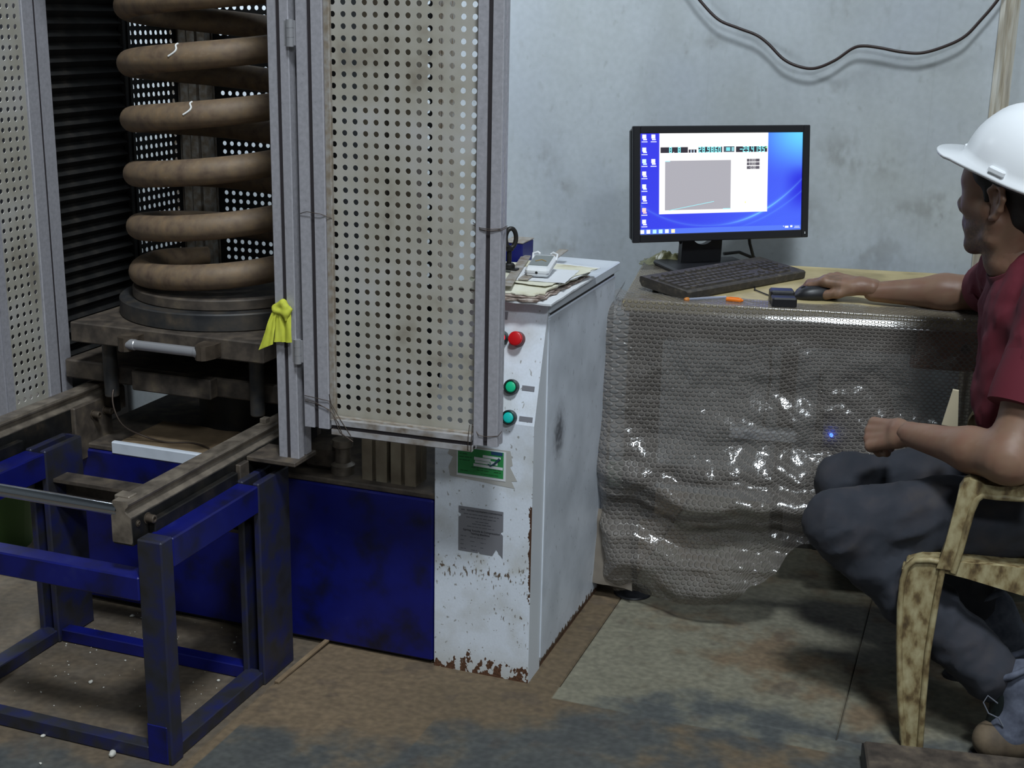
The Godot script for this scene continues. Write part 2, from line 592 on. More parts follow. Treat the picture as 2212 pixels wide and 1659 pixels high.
	M.burnt_paper = grained(noise_tex(28, 0.02, [[0.0, hexs("4a3a33")], [0.35, hexs("7d6c62")], [0.6, hexs("b8aaa0")], [1.0, hexs("d4cbc4")]], 5, 256), 6.0, 0.85)
	M.white_plastic = flat(hexs("dcdee0"), 0.35)
	M.dark_plastic = flat(hexs("1c1c20"), 0.42)
	M.key_plastic = grained(noise_tex(29, 0.03, [[0.0, hexs("2e2a27")], [0.6, hexs("3d3832")], [1.0, hexs("6a6152")]], 4, 256), 6.0, 0.65)
	M.yellow = grained(noise_tex(30, 0.01, [[0.0, hexs("b4b838")], [0.5, hexs("cfd346")], [1.0, hexs("dadf5c")]], 4, 256), 5.0, 0.75)
	M.green_plate = flat(hexs("2f8a4a"), 0.5)
	M.tabletop = grained(noise_tex(31, 0.008, [[0.0, hexs("8f815d")], [0.5, hexs("b3a377")], [1.0, hexs("c4b487")]], 5, 256), 2.0, 0.6)
	M.desk_dark = flat(hexs("3a3634"), 0.6)
	M.desk_red = grained(noise_tex(32, 0.012, [[0.0, hexs("6b3f2c")], [0.5, hexs("8c5a40")], [1.0, hexs("a06d4f")]], 5, 256), 3.0, 0.6)
	M.wood = grained(noise_tex(33, 0.01, [[0.0, hexs("6e5b45")], [1.0, hexs("8f7a5e")]], 4, 256), 4.0, 0.8)
	M.chair = grained(noise_tex(34, 0.012, [[0.0, hexs("3d3020")], [0.3, hexs("6d5b3d")], [0.45, hexs("8d7d58")], [0.65, hexs("a29570")], [1.0, hexs("b8ad88")]], 6, 512), 2.6, 0.55, 0.0, 0.0)
	M.chair.uv1_scale = Vector3(4.6, 2.4, 4.6)
	M.shirt = flat(hexs("5c1423"), 0.85)
	M.shirt_dark = flat(hexs("4a0f1a"), 0.85)
	M.jeans = grained(noise_tex(35, 0.010, [[0.0, hexs("23262e")], [0.4, hexs("2b2e36")], [0.65, hexs("35343a")], [1.0, hexs("46403c")]], 5, 512), 1.6, 0.92)
	M.boot = grained(noise_tex(36, 0.012, [[0.0, hexs("40352a")], [0.5, hexs("5f5140")], [1.0, hexs("7b6b56")]], 5, 256), 4.0, 0.75)
	M.sock = grained(noise_tex(37, 0.02, [[0.0, hexs("3b3f4c")], [1.0, hexs("6b7080")]], 4, 256), 6.0, 0.85)
	M.helmet = flat(hexs("eef1f4"), 0.28)
	M.helmet_inside = flat(hexs("2f3032"), 0.7)
	M.hair = grained(noise_tex(38, 0.06, [[0.0, hexs("0c0a0a")], [1.0, hexs("241d1b")]], 3, 256), 8.0, 0.6)
	M.undershirt = flat(hexs("b8ad92"), 0.9)
	M.skin = flat(Color.WHITE, 0.5)
	M.skin.vertex_color_use_as_albedo = true
	M.skin.subsurf_scatter_enabled = true
	M.skin.subsurf_scatter_strength = 0.08
	M.eye = flat(hexs("cfc8c0"), 0.2)
	M.cord = flat(hexs("2a1d1b"), 0.5)
	M.orange = flat(hexs("f07b18"), 0.4)
	M.rust = grained(noise_tex(39, 0.02, [[0.0, hexs("2e211a")], [0.5, hexs("553a28")], [1.0, hexs("7c5a41")]], 5, 256), 6.0, 0.85)
	M.crumb = flat(hexs("cfcbc0"), 0.8)
	M.greek = flat(hexs("55555c"), 0.7)
	M.greek_dark = flat(hexs("2d2d33"), 0.7)
	M.plate_grey = flat(hexs("8a8a90"), 0.4, 0.3)


# ---------------------------------------------------------------- scene
func _ready() -> void:
	rng.seed = 5
	var cam := Camera3D.new()
	cam.name = "camera"
	cam.transform = Transform3D(Basis(Vector3.UP, 0.34621) * Basis(Vector3.RIGHT, -0.2716) * Basis(Vector3.BACK, 0.01974), Vector3(0, 1.44, 0))
	cam.fov = rad_to_deg(2.0 * atan(829.5 / 2893.85))
	cam.near = 0.05
	cam.far = 60.0
	add_child(cam)
	cam.current = true
	var env := Environment.new()
	env.background_mode = Environment.BG_COLOR
	env.background_color = Color(0.02, 0.02, 0.022)
	env.tonemap_mode = Environment.TONE_MAPPER_LINEAR
	env.tonemap_exposure = EXPOSURE
	env.sdfgi_enabled = true
	env.ssao_enabled = true
	env.ssil_enabled = true
	var we := WorldEnvironment.new()
	we.name = "world"
	we.environment = env
	add_child(we)
	materials()
	high_bay(Vector3(0.5, 6.6, 0.2), KEY, "square high-bay lamp hanging from the roof above the open floor")
	flood(Vector3(1.5, 3.7, 0.9), Vector3(-0.4, 0.9, -3.6), FILL, "flood lamp on a tall pole in the open floor before the desk")
	flood(Vector3(-2.8, 2.4, -3.05), Vector3(-2.1, 1.1, -3.9), BACK, "flood lamp on a pole behind the spring testing machine")
	room()
	machine()
	rail_frame()
	enclosure()
	carriage()
	cabinet()
	cabinet_top()
	desk()
	desk_things()
	plastic_wrap()
	chair()
	person()
	small_things()


const EXPOSURE := 0.80
const KEY := 46.0
const FILL := 7.0
const BACK := 7.0
const COOL := Color(0.93, 0.97, 1.0)


func glowing(k: float) -> StandardMaterial3D:
	var glow := flat(Color.WHITE, 0.5)
	glow.emission_enabled = true
	glow.emission = COOL
	glow.emission_energy_multiplier = k
	return glow


func high_bay(at: Vector3, energy: float, label: String) -> void:
	var t := thing("high_bay_lamp", label, "lamp", at)
	put("housing", boxm(Vector3(0, 0.06, 0), Vector3(0.98, 0.10, 0.98), 0.02), M.white_plastic, t)
	put("diffuser", boxm(Vector3(0, 0.005, 0), Vector3(0.9, 0.012, 0.9), 0.003), glowing(3.0), t)
	for x in [-0.4, 0.4]:
		put("hanger", tubem([Vector3(x, 0.10, 0), Vector3(x, 8.0 - at.y, 0)], 0.008, 6), M.zinc, t)
	var l := AreaLight3D.new()
	l.name = "high_bay_light"
	l.area_size = Vector2(0.9, 0.9)
	l.light_color = COOL
	l.light_energy = energy
	l.shadow_enabled = true
	l.area_range = 30.0
	l.transform = Transform3D(Basis(Vector3.RIGHT, -PI / 2), at + Vector3(0, -0.02, 0))
	add_child(l)


func flood(at: Vector3, towards: Vector3, energy: float, label: String) -> void:
	var b := Basis.looking_at(towards - at)
	var t := thing("flood_lamp", label, "lamp", Vector3(at.x, 0, at.z))
	var hd := Node3D.new()
	hd.name = "head"
	t.add_child(hd)
	hd.transform = Transform3D(b, Vector3(0, at.y, 0))
	put("housing", boxm(Vector3(0, 0, 0.05), Vector3(1.0, 0.46, 0.09), 0.015), M.dark_plastic, hd)
	put("diffuser", boxm(Vector3(0, 0, 0.0), Vector3(0.94, 0.40, 0.012), 0.003), glowing(3.0), hd)
	put("pole", tubem([Vector3(0, 0.01, 0) - b * Vector3(0, 0, -0.16), Vector3(0, at.y - 0.1, 0) - b * Vector3(0, 0, -0.16)], 0.025, 12), M.zinc, t)
	put("arm", tubem([Vector3(0, at.y - 0.12, 0) - b * Vector3(0, 0, -0.16), Vector3(0, at.y, 0) - b * Vector3(0, 0, -0.09)], 0.018, 10), M.zinc, t)
	put("foot", lathem([Vector2(0, 0), Vector2(0.22, 0), Vector2(0.22, 0.012), Vector2(0.03, 0.03), Vector2(0, 0.03)], 28, Transform3D(Basis(), -(b * Vector3(0, 0, -0.16)) * Vector3(1, 0, 1))), M.dark_steel, t)
	var l := AreaLight3D.new()
	l.name = "flood_light"
	l.area_size = Vector2(0.94, 0.40)
	l.light_color = COOL
	l.light_energy = energy
	l.shadow_enabled = true
	l.area_range = 20.0
	l.transform = Transform3D(b, at + b * Vector3(0, 0, -0.02))
	add_child(l)


# ---------------------------------------------------------------- the room
func fract_noise(seed_: int, freq: float, oct := 4) -> FastNoiseLite:
	var n := FastNoiseLite.new()
	n.seed = seed_
	n.frequency = freq
	n.noise_type = FastNoiseLite.TYPE_SIMPLEX_SMOOTH
	n.fractal_octaves = oct
	return n


func smooth(a: float, b: float, x: float) -> float:
	var t := clampf((x - a) / (b - a), 0.0, 1.0)
	return t * t * (3.0 - 2.0 * t)


func floor_texture() -> ImageTexture:   # the colour of the floor over x -3.0 to 1.2, z -4.0 to -1.4: dust, bare cement and a patch worn grey
	var w := 1050
	var h := 650
	var im := Image.create(w, h, false, Image.FORMAT_RGB8)
	var a := fract_noise(3, 1.3, 5)
	var b := fract_noise(4, 9.0, 4)
	var c := fract_noise(5, 45.0, 3)
	var brown := hexs("705f4a")
	var brown2 := hexs("5c4e3b")
	var cement := hexs("736f5f")
	var grey := hexs("4c4f4e")
	var grey2 := hexs("3e4142")
	var stain := hexs("4a4038")
	for j in h:
		for i in w:
			var x := -3.0 + 4.2 * i / w
			var z := -4.0 + 2.6 * j / h
			var na := a.get_noise_2d(x, z)
			var nb := b.get_noise_2d(x, z)
			var nc := c.get_noise_2d(x, z)
			var col := brown.lerp(brown2, clampf(0.45 + na * 0.9 + nb * 0.5, 0, 1))
			if x > -0.797 and z < -2.5:
				col = col.lerp(cement, smooth(-0.25, 0.2, na * 0.7 + nb * 0.35 + 0.16))
			if x < -1.39:
				col = col.lerp(hexs("5b5145"), clampf(0.75 + nb * 0.6, 0, 1))
			var edge := -2.22
			if x > -1.0:
				edge = lerpf(-2.27, -2.60, smooth(-0.95, -0.5, x))
			if x < -1.36:
				edge = -1.93
			var worn := smooth(-0.06, 0.07, z - edge + na * 0.12 + nb * 0.07)
			worn *= smooth(-0.55, 0.15, a.get_noise_2d(x * 1.4 + 9.0, z * 1.4) + nb * 0.5 + 0.1)
			col = col.lerp(grey.lerp(grey2, clampf(0.5 + nb * 1.4, 0, 1)), worn * 0.9)
			var st := smooth(0.32, 0.5, b.get_noise_2d(x * 0.8 + 31.0, z * 0.8))
			col = col.lerp(stain, st * 0.35)
			im.set_pixel(i, j, col * (1.0 + nc * 0.16 + nb * 0.08))
	return ImageTexture.create_from_image(im)


func slab(parent: Node3D, m: Material, x0: float, x1: float, z0: float, z1: float, top: float) -> void:
	var s := begin()
	var b := 0.003
	var uv := func(x: float, z: float) -> Vector2: return Vector2((x + 3.0) / 4.2, (z + 4.0) / 2.6)
	var q := [Vector3(x0 + b, top, z1 - b), Vector3(x1 - b, top, z1 - b), Vector3(x1 - b, top, z0 + b), Vector3(x0 + b, top, z0 + b)]
	var e := [Vector3(x0, top - b, z1), Vector3(x1, top - b, z1), Vector3(x1, top - b, z0), Vector3(x0, top - b, z0)]
	var add := func(a: Vector3, bb: Vector3, c: Vector3) -> void:
		for p in [a, c, bb]:
			s.set_uv(uv.call(p.x, p.z)); s.add_vertex(p)
	add.call(q[0], q[1], q[2]); add.call(q[0], q[2], q[3])
	for k in 4:
		var k2 := (k + 1) % 4
		add.call(e[k], e[k2], q[k2]); add.call(e[k], q[k2], q[k])
		var d0: Vector3 = e[k] - Vector3(0, 0.02, 0)
		var d1: Vector3 = e[k2] - Vector3(0, 0.02, 0)
		add.call(d0, d1, e[k2]); add.call(d0, e[k2], e[k])
	put("slab", done(s), m, parent)


func room() -> void:
	var fl := setting(Node3D.new())
	fl.name = "floor"
	add_child(fl)
	put("bed", boxm(Vector3(-1.0, -0.071, 0.5), Vector3(10.4, 0.13, 9.4)), M.dust_mat, fl)
	var fm := flat(Color.WHITE, 0.8)
	fm.albedo_texture = floor_texture()
	fm.heightmap_enabled = true
	fm.heightmap_texture = noise_tex(51, 0.05, [[0.0, Color.BLACK], [1.0, Color.WHITE]], 4, 1024)
	fm.heightmap_scale = 0.35
	var rest := grained(M.dust, 1.2, 0.85)
	slab(fl, fm, -3.0, -1.385, -3.9, -1.4, 0.0)
	slab(fl, fm, -1.384, -0.7975, -3.9, -2.5585, 0.003)
	slab(fl, fm, -0.796, -0.1965, -3.9, -2.5585, 0.003)
	slab(fl, fm, -0.195, 0.4055, -3.9, -2.5585, 0.003)
	slab(fl, fm, 0.407, 1.2, -3.9, -2.5585, 0.003)
	slab(fl, fm, -1.384, 1.2, -2.557, -1.4, 0.003)
	for r in [[-6.1, -3.0, -4.1, 5.1], [-3.0, 1.2, -1.4, 5.1], [1.2, 4.1, -4.1, 5.1]]:
		slab(fl, rest, r[0], r[1], r[2], r[3], 0.0)
	setting(put("wall_back", boxm(Vector3(-1.0, 4.0, -4.0), Vector3(10.4, 8.2, 0.2)), wall_material()))
	setting(put("wall_left", boxm(Vector3(-6.1, 4.0, 0.5), Vector3(0.2, 8.2, 9.4)), M.roomwall))
	setting(put("wall_right", boxm(Vector3(4.1, 4.0, 0.5), Vector3(0.2, 8.2, 9.4)), M.roomwall))
	setting(put("wall_front", boxm(Vector3(-1.0, 4.0, 5.1), Vector3(10.4, 8.2, 0.2)), M.roomwall))
	setting(put("ceiling", boxm(Vector3(-1.0, 8.1, 0.5), Vector3(10.4, 0.2, 9.4)), M.ceiling))
	# the stained flat strip that runs up the wall behind the man
	var st := grained(noise_tex(52, 0.02, [[0.0, hexs("6f6456")], [0.4, hexs("98907f")], [0.7, hexs("b3b1a8")], [1.0, hexs("b9bcba")]], 5, 256), 3.0, 0.7)
	st.uv1_scale = Vector3(9.0, 0.7, 9.0)
	var tr := put("trim_1", prismm(PackedVector2Array([Vector2(-0.024, 0), Vector2(0.024, 0), Vector2(0.024, -0.008), Vector2(0.012, -0.012), Vector2(0.006, -0.009), Vector2(-0.006, -0.009), Vector2(-0.012, -0.012), Vector2(-0.024, -0.008)]), 0.0, 7.9, Transform3D(Basis(Vector3.RIGHT, -PI / 2), Vector3(-0.03, 0.0, -3.9))), st)
	setting(tr)


func wall_material() -> StandardMaterial3D:
	var w := 700
	var h := 420
	var x0 := -2.4
	var x1 := 0.4
	var y0 := 0.2
	var y1 := 1.88
	var im := Image.create(w, h, false, Image.FORMAT_RGB8)
	var a := fract_noise(61, 1.1, 4)
	var b := fract_noise(62, 7.0, 5)
	var c := fract_noise(63, 40.0, 3)
	var base := hexs("a4abb2")
	var warm := hexs("a2a8aa")
	var pale := hexs("adb4b9")
	var smut := hexs("6f706c")
	var spots := [[-0.33, 1.06, 0.10, 0.05], [-0.44, 1.07, 0.06, 0.06], [-0.33, 0.80, 0.11, 0.08], [-0.24, 0.93, 0.08, 0.03], [-0.15, 0.95, 0.05, 0.05], [-1.33, 1.0, 0.05, 0.05], [-1.0, 1.05, 0.07, 0.04], [-0.52, 0.90, 0.05, 0.05], [-1.25, 0.92, 0.04, 0.03], [-0.82, 1.37, 0.04, 0.02], [-0.45, 1.24, 0.05, 0.03], [-1.25, 0.75, 0.08, 0.03]]
	for j in h:
		for i in w:
			var x := x0 + (x1 - x0) * i / w
			var y := y1 - (y1 - y0) * j / h
			var na := a.get_noise_2d(x, y)
			var nb := b.get_noise_2d(x, y)
			var col := base.lerp(warm, clampf(0.5 + na * 1.6, 0, 1)).lerp(pale, clampf(0.2 + b.get_noise_2d(x * 0.4 + 7.0, y * 0.15) * 1.4, 0, 1))
			var dirt := 0.0
			for s in spots:
				var d: float = exp(-pow((x - s[0]) / s[2], 2) - pow((y - s[1]) / s[3], 2))
				dirt += d * smooth(-0.35, 0.45, nb + 0.5 * c.get_noise_2d(x, y * 0.5))
			dirt += 0.30 * smooth(0.42, 0.6, b.get_noise_2d(x * 2.2 + 40.0, y * 0.7))
			dirt += 0.5 * smooth(0.55, 0.7, c.get_noise_2d(x * 0.6 + 3.0, y * 0.35))
			var streak := fposmod(x + 0.83 + 0.004 * b.get_noise_2d(0, y), 0.62)
			if streak < 0.004:
				dirt += 0.18
			im.set_pixel(i, j, col.lerp(smut, minf(dirt * 0.34, 0.5)) * (1.0 + 0.035 * c.get_noise_2d(x, y)))
	var m := flat(Color.WHITE, 0.6)
	m.albedo_texture = ImageTexture.create_from_image(im)
	m.uv1_triplanar = true
	m.uv1_world_triplanar = true
	m.uv1_triplanar_sharpness = 8.0
	m.uv1_scale = Vector3(1.0 / (x1 - x0), 1.0 / (y1 - y0), 1.0)
	m.uv1_offset = Vector3(-x0 / (x1 - x0), 1.0 - 0.0 + y0 / (y1 - y0) * -1.0, 0.0)
	m.heightmap_enabled = true
	m.heightmap_texture = M.grain
	m.heightmap_scale = 0.15
	return m


# ---------------------------------------------------------------- the machine
func machine() -> void:
	var t := thing("testing_machine", "deep blue based spring testing machine with black bellows behind the coil spring", "machine", Vector3(-1.58, 0, -2.85))
	var o := Vector3(1.58, 0, 2.85)
	var g := func(called: String, mesh: Mesh, m: Material, label := "") -> MeshInstance3D:
		var r := put(called, mesh, m, t, label)
		r.position = o
		return r
	g.call("base_tank", span(-2.07, -1.096, 0.012, 0.40, -3.2, -2.543, 0.004), M.blue)
	g.call("plinth", span(-2.06, -1.106, 0.0, 0.014, -3.19, -2.556), M.dark_steel)
	g.call("top_plate", span(-2.075, -1.092, 0.40, 0.414, -3.2, -2.548, 0.003), M.dusty_steel, "dusty brown top plate of the base")
	g.call("tray_edge", span(-1.935, -1.575, 0.398, 0.429, -2.556, -2.541, 0.003), M.white_paint, "chipped white strip along the tank top")
	g.call("tray", span(-1.93, -1.58, 0.414, 0.422, -2.75, -2.556), M.wood)
	g.call("lower_beam", span(-2.10, -1.42, 0.555, 0.602, -2.95, -2.60, 0.004), M.dusty_steel)
	g.call("clamp_block", span(-1.885, -1.668, 0.556, 0.604, -2.60, -2.567, 0.003), M.dusty_steel)
	for x in [-1.555, -1.955]:
		g.call("support_pin", lathem([Vector2(0, 0.528), Vector2(0.014, 0.528), Vector2(0.017, 0.531), Vector2(0.017, 0.672), Vector2(0, 0.672)], 20, Transform3D(Basis(), Vector3(x, 0, -2.585))), M.platen)
	g.call("piston", lathem([Vector2(0, 0.414), Vector2(0.11, 0.414), Vector2(0.11, 0.556), Vector2(0, 0.556)], 36, Transform3D(Basis(), Vector3(-1.755, 0, -2.85))), M.dark_steel)
	g.call("upper_platen", lathem([Vector2(0, 1.655), Vector2(0.24, 1.655), Vector2(0.24, 1.69), Vector2(0, 1.69)], 64, Transform3D(Basis(), Vector3(-1.755, 0, -2.80))), M.platen)
	g.call("crosshead", span(-2.16, -1.35, 1.69, 1.86, -3.05, -2.55, 0.006), M.blue)
	# pleated bellows on both columns
	for x in [-2.128, -1.43]:
		var s := begin()
		var y := 0.55
		while y < 1.68:
			var sx: float = 1.0 if x < -1.7 else -1.0
			var a := Vector3(x - sx * 0.02, y, 0)
			var z0 := -2.935
			var z1 := -2.655
			var p := [Vector3(x - sx * 0.012, y, 0), Vector3(x + sx * 0.004, y + 0.0135, 0), Vector3(x + sx * 0.006, y + 0.015, 0), Vector3(x - sx * 0.012, y + 0.0295, 0)]
			for k in 3:
				var u: Vector3 = p[k]
				var v: Vector3 = p[k + 1]
				var q := [u + Vector3(0, 0, z1), u + Vector3(0, 0, z0), v + Vector3(0, 0, z0), v + Vector3(0, 0, z1)]
				var inside := Vector3(x - sx * 0.2, y, -2.8)
				otri(s, q[0], q[1], q[2], inside); otri(s, q[0], q[2], q[3], inside)
			y += 0.0295
			if a.y < 0:
				break
		box(s, Vector3(x - signf(x + 1.75) * -0.035, 1.12, -2.795), Vector3(0.044, 1.14, 0.27))
		g.call("bellows", done(s), M.bellows)
	# dusty slotted columns that carry the load, right of the guard post
	for x in [-1.254, -1.183]:
		g.call("guide_column", post(x, -2.605, 0.414, 1.7, 0.062, 0.062), M.beige_post)
	g.call("column_foot", boxm(Vector3(-1.40, 0.444, -2.63), Vector3(0.09, 0.06, 0.07), 0.01), M.dusty_steel)
	g.call("valve", lathem([Vector2(0, 0), Vector2(0.028, 0), Vector2(0.028, 0.02), Vector2(0.018, 0.026), Vector2(0.018, 0.06), Vector2(0.024, 0.064), Vector2(0.024, 0.08), Vector2(0, 0.08)], 18, Transform3D(Basis(), Vector3(-1.345, 0.414, -2.60))), M.rail_steel)


func rail_frame() -> void:
	var t := thing("rail_stand", "blue steel stand with two dark rails in front of the testing machine", "stand", Vector3(-1.7, 0, -2.2))
	var o := Vector3(1.7, 0, 2.2)
	var g := func(called: String, mesh: Mesh, m: Material, label := "") -> MeshInstance3D:
		var r := put(called, mesh, m, t, label)
		r.position = o
		return r
	# near legs: square tubes, dust-dark above and bright blue at the foot
	for x in [-1.4275, -1.9725]:
		g.call("leg", span(x - 0.0275, x + 0.0275, 0.0, 0.47, -2.006, -1.967, 0.003), M.worn_blue)
		g.call("foot_sleeve", span(x - 0.0285, x + 0.0195, 0.0, 0.085, -2.0, -1.9655, 0.003), M.blue, "clean blue patch at the foot of the leg")
	# far legs: channels open to the front
	for x in [-1.4275, -1.9725]:
		var s := begin()
		box(s, Vector3(x - 0.0195, 0.235, -2.385), Vector3(0.016, 0.47, 0.13), 0.003)
		box(s, Vector3(x + 0.0195, 0.235, -2.385), Vector3(0.016, 0.47, 0.13), 0.003)
		box(s, Vector3(x, 0.235, -2.445), Vector3(0.03, 0.47, 0.008))
		g.call("leg", done(s), M.worn_blue)
	for x in [-1.4275, -1.9725]:
		g.call("top_beam", span(x - 0.027, x + 0.027, 0.405, 0.466, -2.32, -2.006, 0.003), M.blue)
		g.call("floor_bar", span(x - 0.022, x + 0.0225, 0.001, 0.031, -2.33, -2.0, 0.002), M.worn_blue)
	g.call("floor_bar", span(-1.945, -1.455, 0.001, 0.031, -1.997, -1.967, 0.002), M.worn_blue)
	g.call("floor_bar", span(-1.945, -1.455, 0.001, 0.031, -2.36, -2.328, 0.002), M.blue)
	g.call("cross_bar", span(-1.945, -1.455, 0.341, 0.391, -2.012, -1.967, 0.003), M.blue)
	var s2 := begin()   # the channel between the far legs
	box(s2, Vector3(-1.70, 0.395, -2.365), Vector3(0.49, 0.008, 0.05))
	box(s2, Vector3(-1.70, 0.345, -2.365), Vector3(0.49, 0.008, 0.05))
	box(s2, Vector3(-1.70, 0.37, -2.386), Vector3(0.49, 0.05, 0.008))
	g.call("channel_bar", done(s2), M.dusty_steel)
	var prof := PackedVector2Array([Vector2(-0.021, 0.457), Vector2(0.021, 0.457), Vector2(0.0215, 0.46), Vector2(0.0215, 0.510), Vector2(0.020, 0.512), Vector2(0.012, 0.516), Vector2(0.0095, 0.521), Vector2(0.0115, 0.527), Vector2(0.017, 0.532), Vector2(0.018, 0.536), Vector2(0.016, 0.541), Vector2(-0.016, 0.541), Vector2(-0.018, 0.536), Vector2(-0.017, 0.532), Vector2(-0.0115, 0.527), Vector2(-0.0095, 0.521), Vector2(-0.012, 0.516), Vector2(-0.020, 0.512), Vector2(-0.0215, 0.510), Vector2(-0.0215, 0.46)])
	for x in [-1.486, -2.040]:
		var s := begin()
		prism(s, prof, -2.72, -1.967, Transform3D(Basis(), Vector3(x, 0, 0)))
		g.call("rail", done(s), M.rail_steel)
		# the block under the rail is darker
		g.call("rail_bed", span(x - 0.0225, x + 0.0225, 0.452, 0.509, -2.7, -1.969, 0.002), M.dark_steel)
		g.call("spacer", span(x + 0.0225, x + 0.038, 0.41, 0.49, -2.32, -2.02, 0.002), M.dark_steel)
	g.call("stop_plate", span(-1.512, -1.478, 0.530, 0.545, -2.012, -1.985, 0.002), M.rail_steel)
	g.call("roller", tubem([Vector3(-2.03, 0.519, -1.978), Vector3(-1.497, 0.519, -1.978)], 0.0125, 24), M.chrome, "bright chromed cross rod")
	for z in [-1.988, -2.018]:
		g.call("bolt", bolt(Vector3(-1.4645, 0.493, z), Vector3.RIGHT, 0.005 if z > -2.0 else 0.0085, 0.004 if z > -2.0 else 0.018), M.bolt)
	# bracket with four bolts inside the far end of the other rail
	g.call("bracket", span(-2.019, -2.005, 0.377, 0.512, -2.648, -2.505, 0.003), M.dusty_steel)
	for p in [[0.480, -2.573], [0.477, -2.620], [0.403, -2.574], [0.400, -2.624]]:
		g.call("bolt", bolt(Vector3(-2.005, p[0], p[1]), Vector3.RIGHT, 0.0085, 0.02), M.bolt)
	g.call("bracket", span(-1.4645, -1.452, 0.425, 0.50, -2.372, -2.335, 0.002), M.dusty_steel)
	g.call("end_block", span(-1.50, -1.485, 0.541, 0.552, -2.52, -2.50, 0.001), M.rail_steel)


